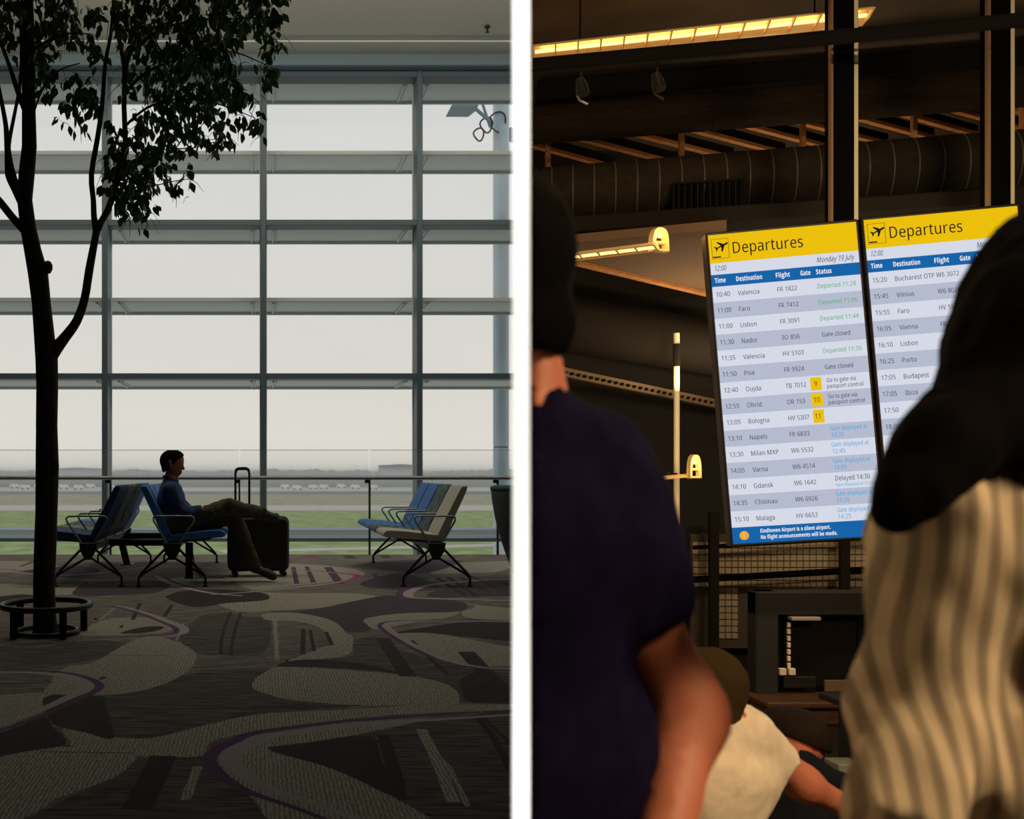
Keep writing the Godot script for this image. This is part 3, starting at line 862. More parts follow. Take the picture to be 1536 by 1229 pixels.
func outdoors() -> void:
	var low := -4.94
	var strips := [
		["added_bounce_ground", "bounce concrete", -14.6, -69.0], ["grass_field", "grass", -69.0, -161.0], ["taxiway", "concrete", -161.0, -187.0], ["dry_field", "dry grass", -187.0, -281.0],  # first strip is added unseen ground, pale to bounce light upwards
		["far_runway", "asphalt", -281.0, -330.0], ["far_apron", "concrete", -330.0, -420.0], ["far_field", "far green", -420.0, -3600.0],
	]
	var said := ["added pale ground out of view, bouncing light up to fins and ceiling", "green grass field just beyond the window", "pale taxiway strip behind the green grass", "dry olive field behind the taxiway", "grey runway strip behind the dry field", "pale apron behind the runway", "distant hazy ground before the trees"]
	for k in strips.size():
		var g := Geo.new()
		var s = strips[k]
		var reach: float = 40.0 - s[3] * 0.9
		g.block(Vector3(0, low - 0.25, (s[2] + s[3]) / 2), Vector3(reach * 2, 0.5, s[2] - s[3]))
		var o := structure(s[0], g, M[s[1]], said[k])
		o.set_meta("category", "ground")
	var g := Geo.new()
	g.bar(Vector3(-3, low + 0.02, -76), Vector3(30, low + 0.02, -86), 2.4, 0.05)
	single("service_path", g, M["concrete"], "narrow pale path slanting across the grass outside the window", "path")
	# ledge just outside the glass
	g = Geo.new()
	g.block(Vector3(0.8, 0.165, -15.3), Vector3(13.0, 0.085, 0.6), 0.01)
	g.block(Vector3(0.8, 0.165 - 0.07, -15.5), Vector3(13.0, 0.06, 0.1))
	single("outer_ledge", g, M["ledge blue"], "low blue grey ledge running along outside the window", "ledge")
	# round column outside at the right
	var c := thing("outer_column", "pale blue round column standing outside the glass at the right", "column", Vector3(3.856, low, -16.0))
	g = Geo.new()
	g.tube([Vector3.ZERO, Vector3(0, 6.4, 0)], [0.125], 24)
	part("shaft", g, M["column blue"], c)
	g = Geo.new()
	g.tube([Vector3(0, 6.43, 0), Vector3(0, 13.0, 0)], [0.125], 24)
	part("shaft", g, M["column blue"], c)
	g = Geo.new()
	g.tube([Vector3(0, 6.4, 0), Vector3(0, 6.43, 0)], [0.118], 24)
	part("joint_band", g, M["cool grey paint"], c)
	var f := thing("flood_lamp", "flat grey flood lamp on a bracket high beside the outside column", "lamp", Vector3(3.151, 6.738, -15.6))
	g = Geo.new()
	g.prism([Vector2(-0.22, -0.05), Vector2(0.14, -0.05), Vector2(0.24, 0.03), Vector2(0.24, 0.07), Vector2(-0.16, 0.07)], Transform3D(), -0.2, 0.2, 0.01)
	part("housing", g, M["cool grey paint"], f)
	g = Geo.new()
	g.bar(Vector3(0.2, 0.02, 0), Vector3(0.55, -0.12, -0.3), 0.04, 0.04)
	g.bar(Vector3(0.3, 0.25, -0.1), Vector3(0.5, -0.2, -0.25), 0.03, 0.03)
	part("arm", g, M["cool grey paint"], f)
	for a in [[0.44, -0.15, 0.12], [0.62, -0.1, 0.16], [0.32, -0.3, 0.1]]:
		g = Geo.new()
		var ring := []
		for k in 17:
			var w := TAU * k / 16
			ring.append(Vector3(a[0] + cos(w) * a[2] * 0.8, a[1] + sin(w) * a[2], -0.28 + 0.05 * sin(w * 2)))
		g.tube(ring, [0.014], 6, false)
		part("cable_loop", g, M["dark steel"], f)
	# hangars and the tree line on the far side
	var rng := RandomNumberGenerator.new()
	rng.seed = 11
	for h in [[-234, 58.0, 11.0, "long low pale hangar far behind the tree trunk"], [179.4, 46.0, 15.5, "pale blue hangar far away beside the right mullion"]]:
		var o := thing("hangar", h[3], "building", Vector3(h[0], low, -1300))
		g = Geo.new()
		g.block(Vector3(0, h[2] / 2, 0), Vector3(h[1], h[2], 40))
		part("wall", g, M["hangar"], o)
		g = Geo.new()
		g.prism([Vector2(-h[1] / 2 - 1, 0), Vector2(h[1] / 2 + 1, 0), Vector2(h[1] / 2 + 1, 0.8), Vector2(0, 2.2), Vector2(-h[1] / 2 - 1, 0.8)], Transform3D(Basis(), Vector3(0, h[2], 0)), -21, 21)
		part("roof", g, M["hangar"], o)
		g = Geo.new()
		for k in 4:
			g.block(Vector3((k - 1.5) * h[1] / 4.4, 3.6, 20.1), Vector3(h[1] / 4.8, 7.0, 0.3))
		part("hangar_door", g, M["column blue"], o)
	g = Geo.new()
	for k in 420:
		var z := -1500.0 - rng.randf() * 160.0
		var x := rng.randf_range(-480, 620)
		var r := rng.randf_range(3.5, 7.0)
		var tall := 3.4 + rng.randf() * 2.0 + 1.2 * sin(x * 0.021) + 0.8 * sin(x * 0.09)
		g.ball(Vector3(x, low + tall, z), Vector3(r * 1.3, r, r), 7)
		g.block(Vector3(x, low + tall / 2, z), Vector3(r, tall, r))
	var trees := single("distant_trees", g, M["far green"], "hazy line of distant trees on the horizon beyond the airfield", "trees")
	trees.set_meta("kind", "stuff")
	# white service vehicles far across the field
	var van: Node3D = null
	var k := 0
	for p in [[22, 731], [38, 732.5], [58, 731.5], [96, 732], [118, 733], [136, 731], [165, 732], [428, 731.5], [446, 733.5], [470, 732.5], [486, 732], [512, 731], [533, 732], [560, 732.5], [690, 732]]:
		var d: float = 9000.0 / (p[1] - 710.0 + 1.6)
		var at := Vector3((p[0] - 390.0) / 1500.0 * d, low, -d)
		var text := "tiny white service vehicle on the far apron, %s" % ["leftmost of all", "second from the left", "third from the left", "right of the tree trunk", "second right of the trunk", "third right of the trunk", "just right of the left mullion", "right of the suitcase handle", "second right of the suitcase", "third right of the suitcase", "fourth right of the suitcase", "left of the guard post", "just left of the guard post", "just right of the guard post", "behind the right bench"][k]
		k += 1
		if van == null:
			van = thing("service_vehicle", text, "vehicle", at, "white vehicles on the far apron")
			g = Geo.new()
			g.prism([Vector2(-1.7, 0.3), Vector2(1.7, 0.3), Vector2(1.7, 1.0), Vector2(1.1, 1.6), Vector2(-1.7, 1.7)], Transform3D(), -0.8, 0.8, 0.08)
			part("body", g, M["vehicle white"], van)
			for s in [-1.1, 1.1]:
				g = Geo.new()
				g.tube([Vector3(s, 0.3, -0.82), Vector3(s, 0.3, 0.82)], [0.3], 12)
				part("wheels", g, M["black plastic"], van)
		else:
			copy_of(van, "service_vehicle", at, text)
	# haze over the airfield
	var fog := FogVolume.new()
	fog.name = "haze"
	fog.shape = RenderingServer.FOG_VOLUME_SHAPE_BOX
	fog.size = Vector3(5200, 9.5, 3300)
	fog.position = Vector3(0, -0.3, -1750)
	var air := FogMaterial.new()
	air.density = 0.0012
	air.albedo = Color(0.97, 0.97, 0.97)
	fog.material = air
	fog.set_meta("kind", "stuff")
	fog.set_meta("label", "pale haze lying over the airfield")
	add_child(fog)



# ---------------------------------------------------------------- the lounge

func pattern_cloth(called: String, a: Color, b: Color, sd: int) -> StandardMaterial3D:
	# woven leaf pattern of the printed seats: slanting blotches of two colours
	var m := stuff(called, Color.WHITE, 0.85)
	var im := Image.create(128, 128, false, Image.FORMAT_RGB8)
	var noise := FastNoiseLite.new()
	noise.seed = sd
	noise.frequency = 1.0
	for y in 128:
		for x in 128:
			var f := noise.get_noise_2d(x * 0.07 + y * 0.02, y * 0.018)
			im.set_pixel(x, y, a.lerp(b, smoothstep(-0.08, 0.08, f)))
	m.albedo_texture = ImageTexture.create_from_image(im)
	m.uv1_triplanar = true
	m.uv1_scale = Vector3(2.2, 2.2, 2.2)
	return m

# a beam of four airport seats; s = 1 faces right, -1 left; its near end frame stands on at, the seats run away along -z
func bench(called: String, label: String, at: Vector3, s: float, cloths: Array, said: Array) -> Node3D:
	var b := thing(called, label, "bench", at, "beam seats by the window")
	var flip := Transform3D(Basis(Vector3(s, 0, 0), Vector3.UP, Vector3(0, 0, 1)), Vector3.ZERO)
	var pitch := 0.62
	for k in 4:
		var z1 := -pitch * k - 0.025
		var z0 := -pitch * (k + 1) + 0.025
		var seat := Geo.new()
		var cushion := smooth([Vector2(0.50, 0.485), Vector2(0.48, 0.515), Vector2(0.42, 0.523), Vector2(0.22, 0.508), Vector2(0.02, 0.482), Vector2(-0.05, 0.475), Vector2(-0.06, 0.42), Vector2(0.15, 0.432), Vector2(0.40, 0.452), Vector2(0.485, 0.462)], true, 3)
		seat.prism(cushion, flip, z0, z1, 0.014)
		part("seat_cushion", seat, cloths[k], b, said[k] + " seat cushion")
		var back := Geo.new()
		var shape := smooth([Vector2(-0.015, 0.47), Vector2(-0.05, 0.56), Vector2(-0.15, 0.76), Vector2(-0.235, 0.925), Vector2(-0.262, 0.945), Vector2(-0.298, 0.93), Vector2(-0.235, 0.78), Vector2(-0.15, 0.6), Vector2(-0.10, 0.47), Vector2(-0.05, 0.44)], true, 3)
		back.prism(shape, flip, z0, z1, 0.014)
		part("backrest", back, cloths[k], b, said[k] + " backrest")
		var shell := Geo.new()
		shell.prism([Vector2(-0.062, 0.415), Vector2(0.14, 0.424), Vector2(0.36, 0.444), Vector2(0.36, 0.434), Vector2(0.14, 0.412), Vector2(-0.07, 0.40)], flip, z0 + 0.03, z1 - 0.03)
		part("seat_pan", shell, M["black plastic"], b)
	for k in 5:
		var z := -pitch * k
		var arm := Geo.new()
		var p := []
		for q in [[0.06, 0.40], [0.085, 0.44], [0.20, 0.605], [0.209, 0.635], [0.185, 0.655], [0.1, 0.658], [-0.15, 0.657], [-0.172, 0.645], [-0.172, 0.615], [-0.06, 0.425], [-0.04, 0.395]]:
			p.append(Vector3(q[0] * s, q[1], z))
		arm.tube(p, [0.0095], 8)
		part("armrest", arm, M["brushed steel"], b)
		var hub := Geo.new()
		hub.prism([Vector2(0.085, 0.41), Vector2(-0.085, 0.41), Vector2(-0.07, 0.33), Vector2(-0.02, 0.25), Vector2(0.03, 0.25), Vector2(0.075, 0.33)], flip, z - 0.03, z + 0.03, 0.012)
		if k == 0 or k == 4:
			part("hub", hub, M["black plastic"], b)
	for z in [0.0, -pitch * 4]:
		for e in [1.0, -1.0]:
			var leg := Geo.new()
			leg.tube([Vector3(0.312 * s * e, 0.004, z), Vector3(0.312 * s * e, 0.085, z), Vector3(0.285 * s * e, 0.125, z), Vector3(0.07 * s * e, 0.345, z)], [0.0125], 8)
			leg.tube([Vector3(0.308 * s * e, 0.088, z - 0.012), Vector3(0.27 * s * e, 0.118, z - 0.012), Vector3(0.01 * s * e, 0.272, z - 0.012)], [0.0115], 8)
			var l := part("leg", leg, M["dark steel"], b)
			var foot := Geo.new()
			foot.tube([Vector3(0.312 * s * e, 0.0, z), Vector3(0.312 * s * e, 0.012, z)], [0.03, 0.026], 12)
			part("foot_pad", foot, M["black plastic"], l)
	var beam := Geo.new()
	beam.block(Vector3(0, 0.355, -pitch * 2), Vector3(0.07, 0.075, pitch * 4 + 0.04), 0.01)
	part("beam", beam, M["black plastic"], b)
	return b

func lounge() -> void:
	var blue: Material = M["seat blue"]
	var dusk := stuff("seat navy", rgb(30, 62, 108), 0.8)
	var print_dark := pattern_cloth("seat print dark", rgb(32, 52, 58), rgb(104, 128, 124), 3)
	var print_pale := pattern_cloth("seat print pale", rgb(58, 80, 78), rgb(150, 156, 140), 8)
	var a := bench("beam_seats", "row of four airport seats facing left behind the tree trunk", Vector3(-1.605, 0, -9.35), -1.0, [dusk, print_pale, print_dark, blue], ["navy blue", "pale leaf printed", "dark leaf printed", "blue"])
	var g := Geo.new()
	for z in [-1.2, -2.3]:
		g = Geo.new()
		g.block(Vector3(0.39, 0.33, z), Vector3(0.74, 0.07, 0.09), 0.008)
		part("tie_bar", g, M["black plastic"], a, "black bar tying two rows back to back")
	bench("beam_seats", "row of four blue airport seats facing right with a man seated on it", Vector3(-0.823, 0, -9.35), 1.0, [blue, blue, print_dark, blue], ["blue", "blue", "dark leaf printed", "blue"])
	bench("beam_seats", "row of four airport seats at right, beige in front, blue behind", Vector3(1.652, 0, -9.35), -1.0, [M["seat beige"], print_dark, blue, blue], ["beige", "dark leaf printed", "blue", "blue"])
	# power pedestals between the rows
	var t := thing("power_pedestal", "black power pedestal on the carpet beneath the man's seat", "pedestal", Vector3(-0.714, 0, -10.1))
	g = Geo.new()
	g.block(Vector3(0, 0.18, 0), Vector3(0.075, 0.36, 0.075), 0.006)
	part("column", g, M["black plastic"], t)
	g = Geo.new()
	g.block(Vector3(0, 0.006, 0), Vector3(0.1, 0.012, 0.1), 0.004)
	part("base_plate", g, M["dark steel"], t)
	var cord := Geo.new()
	cord.tube([Vector3(0.03, 0.3, 0.03), Vector3(0.06, 0.12, 0.06), Vector3(0.12, 0.012, 0.05), Vector3(0.25, 0.01, 0.0), Vector3(0.36, 0.01, 0.04)], [0.006], 6)
	part("cord", cord, M["black plastic"], t)
	t = thing("power_pedestal", "slanted black power pedestal standing behind the left row of seats", "pedestal", Vector3(-1.57, 0, -11.6))
	g = Geo.new()
	g.bar(Vector3(0.03, 0, 0), Vector3(-0.06, 0.36, 0), 0.075, 0.075, 0.006)
	part("column", g, M["black plastic"], t)
	g = Geo.new()
	g.block(Vector3(0.03, 0.006, 0), Vector3(0.14, 0.012, 0.12), 0.004)
	part("base_plate", g, M["dark steel"], t)
	suitcase()
	armchair()
	tree()
	# dry leaves dropped on the carpet
	for k in 3:
		var p: Vector2 = [Vector2(-1.19, -7.227), Vector2(-0.943, -6.868), Vector2(-0.789, -5.146)][k]
		g = leaf_shape(0.055, 0.034)
		var o := single("fallen_leaf", g, M["leaf dry"], ["dry fallen leaf on the carpet right beside the tree guard", "dry fallen leaf on the carpet inside the purple loop", "dry fallen leaf on the pale carpet shape in front"][k], "leaf", "fallen leaves on the carpet")
		o.position = Vector3(p.x, 0.012, p.y)
		o.rotation = Vector3(PI / 2 - 0.25, 0.8 * k, 0.1)

func suitcase() -> void:
	var s := thing("suitcase", "black upright suitcase with raised handle beside the seated man", "suitcase", Vector3(-0.021, 0, -10.32))
	s.rotation.y = 0.12
	var g := Geo.new()
	var shape := []
	for q in [[-1, -1], [1, -1], [1, 1], [-1, 1]]:
		for k in 5:
			var a: float = atan2(q[1], q[0]) - PI / 4 + PI / 8 * k
			shape.append(Vector2(q[0] * (0.31 - 0.06) + cos(a) * 0.06, 0.335 + q[1] * (0.275 - 0.06) + sin(a) * 0.06))
	g.prism(shape, Transform3D(), -0.13, 0.13, 0.03)
	part("body", g, M["case black"], s)
	g = Geo.new()
	var seam := []
	for p in shape + [shape[0]]:
		seam.append(Vector3(p.x * 1.005, 0.335 + (p.y - 0.335) * 1.005, 0.04))
	g.tube(seam, [0.008], 6, false)
	part("zip", g, M["dark steel"], s)
	g = Geo.new()
	var h := []
	for q in [[-0.225, 0.6], [-0.225, 1.06], [-0.215, 1.095], [-0.19, 1.107], [-0.115, 1.107], [-0.09, 1.095], [-0.08, 1.06], [-0.08, 0.6]]:
		h.append(Vector3(q[0], q[1], -0.09))
	g.tube(h, [0.012, 0.012, 0.017, 0.018, 0.018, 0.017, 0.012, 0.012], 8)
	part("pull_handle", g, M["black plastic"], s)
	g = Geo.new()
	g.tube([Vector3(0.06, 0.61, 0), Vector3(0.08, 0.635, 0), Vector3(0.2, 0.635, 0), Vector3(0.22, 0.61, 0)], [0.012], 8)
	part("carry_handle", g, M["black plastic"], s)
	for x in [-0.24, 0.26]:
		for z in [-0.08, 0.08]:
			g = Geo.new()
			g.tube([Vector3(x, 0.028, z - 0.014), Vector3(x, 0.028, z + 0.014)], [0.028], 12)
			g.block(Vector3(x, 0.055, z), Vector3(0.03, 0.05, 0.045), 0.006)
			part("wheel", g, M["black plastic"], s)

func armchair() -> void:
	var c := thing("armchair", "teal upholstered tub armchair at the right end by the partition", "armchair", Vector3(2.313 + 0.46, 0, -10.0))
	var g := Geo.new()
	# an open tub: the shell sweeps round the back and left and opens to the right
	var outer := [Vector2(0.235, 0.06), Vector2(0.30, 0.22), Vector2(0.365, 0.42), Vector2(0.415, 0.62), Vector2(0.445, 0.8), Vector2(0.455, 0.9)]
	var inner := [Vector2(0.40, 0.9), Vector2(0.385, 0.75), Vector2(0.35, 0.55), Vector2(0.31, 0.4)]
	g.lathe(outer + inner, Vector3.ZERO, 40, PI * 0.28, PI * 1.72)
	part("shell", g, M["grey cloth"], c)
	g = Geo.new()
	var rim := []
	for k in 31:
		var a := PI * 0.28 + PI * 1.44 * k / 30
		rim.append(Vector3(cos(a) * 0.43, 0.905, sin(a) * 0.43))
	g.tube(rim, [0.033], 10)
	part("rim", g, M["teal cloth"], c, "teal rounded top rim")
	g = Geo.new()
	g.lathe([Vector2(0, 0.3), Vector2(0.3, 0.3), Vector2(0.335, 0.33), Vector2(0.34, 0.4), Vector2(0.31, 0.44), Vector2(0, 0.45)], Vector3(0.02, 0, 0), 30)
	part("seat_cushion", g, M["teal cloth"], c)
	g = Geo.new()
	g.lathe([Vector2(0, 0), Vector2(0.2, 0), Vector2(0.2, 0.03), Vector2(0.05, 0.06), Vector2(0.05, 0.12), Vector2(0.24, 0.14), Vector2(0.24, 0.3), Vector2(0, 0.3)], Vector3.ZERO, 24)
	part("base", g, M["dark steel"], c)


# ---- the tree in its ring guard

func leaf_shape(l: float, w: float) -> Geo:
	var g := Geo.new()
	var left := [Vector3(-w * 0.30, -l * 0.18, 0.004), Vector3(-w * 0.5, -l * 0.42, 0.007), Vector3(-w * 0.3, -l * 0.72, 0.005)]
	var mid := [Vector3(0, 0, 0), Vector3(0, -l * 0.2, -0.003), Vector3(0, -l * 0.45, -0.005), Vector3(0, -l * 0.75, -0.002), Vector3(0, -l, 0.006)]
	for s in [1.0, -1.0]:
		var e := [mid[0]]
		for p in left:
			e.append(Vector3(p.x * s, p.y, p.z))
		e.append(mid[4])
		for k in 4:
			var a: Vector3 = mid[k]
			var b: Vector3 = mid[k + 1]
			var c: Vector3 = e[k + 1]
			var d: Vector3 = e[k]
			var m := Vector3(s * -0.25, 0, 1).normalized()
			if k < 3:
				g.tri(a, b, c, m, m, m)
				if k > 0:
					g.tri(a, c, d, m, m, m)
			else:
				g.tri(a, b, d, m, m, m)
	return g

func inside(poly: PackedVector2Array, p: Vector2) -> bool:
	return Geometry2D.is_point_in_polygon(p, poly)

func tree() -> void:
	var z := -6.6
	var t := thing("indoor_tree", "dark forked indoor tree with hanging leaves in a ring guard", "tree", Vector3(0, 0, 0))
	var g := Geo.new()
	# trunk up to the top of the picture and beyond
	g.tube([Vector3(-1.412, -0.027, -6.6), Vector3(-1.421, 0.092, -6.6), Vector3(-1.426, 0.312, -6.6), Vector3(-1.417, 0.576, -6.6), Vector3(-1.408, 0.84, -6.6), Vector3(-1.399, 1.104, -6.6), Vector3(-1.408, 1.368, -6.6), Vector3(-1.404, 1.632, -6.6), Vector3(-1.408, 1.808, -6.6), Vector3(-1.421, 1.94, -6.6), Vector3(-1.443, 2.182, -6.6), Vector3(-1.465, 2.38, -6.6), Vector3(-1.496, 2.53, -6.58), Vector3(-1.522, 2.678, -6.56), Vector3(-1.541, 2.85, -6.55), Vector3(-1.528, 3.025, -6.55), Vector3(-1.511, 3.2, -6.55), Vector3(-1.515, 3.462, -6.55), Vector3(-1.515, 3.767, -6.55), Vector3(-1.524, 4.073, -6.55), Vector3(-1.537, 4.422, -6.55), Vector3(-1.534, 4.83, -6.5)],
		[0.092, 0.075, 0.071, 0.073, 0.072, 0.071, 0.07, 0.071, 0.073, 0.068, 0.062, 0.066, 0.056, 0.052, 0.049, 0.052, 0.048, 0.044, 0.043, 0.042, 0.036, 0.02], 14)
	g.ball(Vector3(-1.391, 2.411, -6.56), Vector3(0.032, 0.045, 0.04), 10)
	g.ball(Vector3(-1.347, 1.104, -6.56), Vector3(0.03, 0.06, 0.03), 8)
	part("trunk", g, M["bark"], t)
	# boughs: [points, radii]
	var boughs := [
		[[Vector3(-1.39, 1.817, -6.6), Vector3(-1.342, 1.887, -6.6), Vector3(-1.285, 1.958, -6.6), Vector3(-1.206, 2.06, -6.58), Vector3(-1.15, 2.206, -6.56), Vector3(-1.116, 2.39, -6.54), Vector3(-1.078, 2.573, -6.52), Vector3(-1.057, 2.663, -6.5)], [0.05, 0.044, 0.036, 0.031, 0.028, 0.028, 0.024, 0.025]],
		[[Vector3(-1.062, 2.629, -6.5), Vector3(-1.076, 2.719, -6.48), Vector3(-1.077, 2.826, -6.46), Vector3(-1.086, 2.983, -6.44), Vector3(-1.044, 3.209, -6.42), Vector3(-1.011, 3.415, -6.4), Vector3(-0.987, 3.676, -6.38), Vector3(-0.95, 3.85, -6.36), Vector3(-0.93, 4.061, -6.34), Vector3(-0.919, 4.304, -6.32)], [0.026, 0.02, 0.018, 0.018, 0.017, 0.015, 0.013, 0.011, 0.009, 0.005]],
		[[Vector3(-1.057, 2.642, -6.5), Vector3(-1.036, 2.689, -6.5), Vector3(-0.987, 2.79, -6.52), Vector3(-0.952, 2.933, -6.55), Vector3(-0.917, 3.047, -6.58), Vector3(-0.889, 3.207, -6.6), Vector3(-0.9, 3.487, -6.62), Vector3(-0.899, 3.743, -6.64), Vector3(-0.932, 3.91, -6.66), Vector3(-0.962, 4.044, -6.68), Vector3(-1.001, 4.365, -6.7)], [0.026, 0.022, 0.021, 0.021, 0.022, 0.018, 0.017, 0.017, 0.012, 0.01, 0.005]],
		[[Vector3(-0.899, 3.716, -6.64), Vector3(-0.869, 3.814, -6.62), Vector3(-0.823, 3.929, -6.6), Vector3(-0.772, 4.087, -6.58), Vector3(-0.722, 4.34, -6.56)], [0.016, 0.012, 0.01, 0.008, 0.004]],
		[[Vector3(-1.548, 2.661, -6.58), Vector3(-1.628, 2.741, -6.6), Vector3(-1.721, 2.856, -6.62), Vector3(-1.833, 2.986, -6.64), Vector3(-1.954, 3.191, -6.66)], [0.034, 0.026, 0.026, 0.022, 0.014]],
		[[Vector3(-1.562, 2.837, -6.58), Vector3(-1.586, 2.915, -6.5), Vector3(-1.611, 2.989, -6.46), Vector3(-1.623, 3.121, -6.44), Vector3(-1.631, 3.286, -6.42), Vector3(-1.651, 3.424, -6.4), Vector3(-1.681, 3.577, -6.4), Vector3(-1.715, 3.833, -6.4)], [0.032, 0.034, 0.036, 0.022, 0.016, 0.014, 0.013, 0.008]],
		[[Vector3(-1.623, 3.138, -6.44), Vector3(-1.615, 3.235, -6.46), Vector3(-1.581, 3.436, -6.48), Vector3(-1.564, 3.565, -6.5), Vector3(-1.551, 3.747, -6.5), Vector3(-1.56, 4.007, -6.5)], [0.016, 0.013, 0.011, 0.012, 0.01, 0.006]],
		[[Vector3(-1.531, 3.43, -6.56), Vector3(-1.573, 3.539, -6.5), Vector3(-1.611, 3.67, -6.46), Vector3(-1.661, 3.816, -6.42), Vector3(-1.724, 3.961, -6.4)], [0.026, 0.018, 0.014, 0.012, 0.008]],
		[[Vector3(-1.511, 3.331, -6.55), Vector3(-1.465, 3.422, -6.5), Vector3(-1.393, 3.554, -6.45), Vector3(-1.28, 3.641, -6.4), Vector3(-1.148, 3.676, -6.38)], [0.01, 0.007, 0.006, 0.005, 0.003]],
		[[Vector3(-1.515, 3.811, -6.55), Vector3(-1.387, 3.868, -6.5), Vector3(-1.231, 3.911, -6.48), Vector3(-1.077, 3.894, -6.46)], [0.014, 0.009, 0.006, 0.003]],
		[[Vector3(-0.896, 3.576, -6.62), Vector3(-0.777, 3.715, -6.66), Vector3(-0.603, 3.82, -6.7), Vector3(-0.404, 3.882, -6.74), Vector3(-0.181, 3.917, -6.78), Vector3(0.045, 3.834, -6.8)], [0.013, 0.01, 0.008, 0.007, 0.005, 0.003]],
		[[Vector3(-0.893, 3.348, -6.6), Vector3(-0.765, 3.443, -6.56), Vector3(-0.585, 3.487, -6.5), Vector3(-0.388, 3.472, -6.46), Vector3(-0.193, 3.413, -6.44), Vector3(-0.026, 3.337, -6.42)], [0.01, 0.008, 0.006, 0.005, 0.004, 0.002]],
		[[Vector3(-0.917, 3.043, -6.58), Vector3(-0.816, 3.134, -6.62), Vector3(-0.666, 3.213, -6.66), Vector3(-0.447, 3.24, -6.7), Vector3(-0.269, 3.291, -6.72), Vector3(-0.17, 3.246, -6.72)], [0.009, 0.006, 0.005, 0.004, 0.003, 0.002]],
		[[Vector3(-0.952, 2.916, -6.55), Vector3(-0.845, 2.915, -6.5), Vector3(-0.711, 2.912, -6.46), Vector3(-0.558, 2.94, -6.44), Vector3(-0.437, 2.952, -6.42)], [0.007, 0.005, 0.004, 0.003, 0.002]],
		[[Vector3(-0.869, 3.84, -6.62), Vector3(-0.656, 3.968, -6.56), Vector3(-0.39, 4.007, -6.5), Vector3(-0.129, 3.997, -6.46), Vector3(0.129, 4.001, -6.44)], [0.012, 0.009, 0.007, 0.005, 0.003]],
	]
	for b in boughs:
		g = Geo.new()
		var p := []
		var r := []
		for k in b[0].size() - 1:
			for s in 3:
				var f := s / 3.0
				var q: Vector3 = b[0][k].cubic_interpolate(b[0][k + 1], b[0][maxi(k - 1, 0)], b[0][mini(k + 2, b[0].size() - 1)], f)
				p.append(q)
				r.append(lerpf(b[1][k], b[1][k + 1], f))
		p.append(b[0][-1])
		r.append(b[1][-1])
		g.tube(p, r, 9)
		part("branch", g, M["bark"], t)
	# leaves: sprays of drooping pointed leaves fill the crown's outline at the tree's distance
	var crown := [
		[[Vector2(-0.977, 4.36), Vector2(0.185, 4.36), Vector2(0.176, 4.061), Vector2(0.15, 3.982), Vector2(0.035, 3.938), Vector2(-0.11, 3.955), Vector2(-0.123, 3.788), Vector2(-0.176, 3.718), Vector2(-0.264, 3.656), Vector2(-0.396, 3.621), Vector2(-0.563, 3.647), Vector2(-0.77, 3.674), Vector2(-0.898, 3.744), Vector2(-0.968, 3.876)], 330, 0.55],
		[[Vector2(-0.818, 3.621), Vector2(-0.563, 3.656), Vector2(-0.264, 3.647), Vector2(0.009, 3.577), Vector2(0.026, 3.339), Vector2(-0.07, 3.366), Vector2(-0.167, 3.348), Vector2(-0.229, 3.427), Vector2(-0.299, 3.322), Vector2(-0.405, 3.242), Vector2(-0.431, 3.128), Vector2(-0.537, 3.102), Vector2(-0.616, 3.093), Vector2(-0.678, 3.005), Vector2(-0.704, 2.908), Vector2(-0.774, 2.785), Vector2(-0.977, 2.767), Vector2(-0.994, 2.864), Vector2(-0.968, 3.04), Vector2(-0.88, 3.084), Vector2(-0.862, 3.348), Vector2(-0.898, 3.524)], 168, 0.45],
		[[Vector2(-0.986, 3.392), Vector2(-0.836, 3.41), Vector2(-0.704, 3.304), Vector2(-0.722, 2.864), Vector2(-0.88, 2.767), Vector2(-0.977, 2.767), Vector2(-1.012, 2.996)], 46, 0.3],
		[[Vector2(-1.716, 4.316), Vector2(-0.986, 4.316), Vector2(-1.047, 3.85), Vector2(-1.153, 3.867), Vector2(-1.232, 3.929), Vector2(-1.443, 3.867), Vector2(-1.47, 3.779), Vector2(-1.566, 3.744), Vector2(-1.716, 3.92)], 110, 0.4],
		[[Vector2(-1.478, 3.779), Vector2(-1.258, 3.744), Vector2(-1.17, 3.691), Vector2(-1.1, 3.594), Vector2(-1.038, 3.524), Vector2(-1.082, 3.462), Vector2(-1.188, 3.374), Vector2(-1.285, 3.41), Vector2(-1.39, 3.454), Vector2(-1.452, 3.524)], 44, 0.3],
		[[Vector2(-0.053, 3.762), Vector2(0.132, 3.788), Vector2(0.158, 3.691), Vector2(0.062, 3.63), Vector2(0.106, 3.612), Vector2(0.018, 3.603), Vector2(-0.026, 3.647)], 10, 0.12],
		[[Vector2(-0.695, 3.005), Vector2(-0.44, 3.014), Vector2(-0.458, 2.882), Vector2(-0.581, 2.934)], 8, 0.1],
		[[Vector2(-0.282, 3.392), Vector2(-0.167, 3.322), Vector2(-0.15, 3.163), Vector2(-0.22, 3.146), Vector2(-0.317, 3.242)], 8, 0.1],
	]
	var rng := RandomNumberGenerator.new()
	rng.seed = 21
	var leaf := leaf_shape(0.076, 0.044).mesh()
	var broad := leaf_shape(0.084, 0.054).mesh()
	var small := leaf_shape(0.058, 0.036).mesh()
	var spots := []
	var twigs := Geo.new()
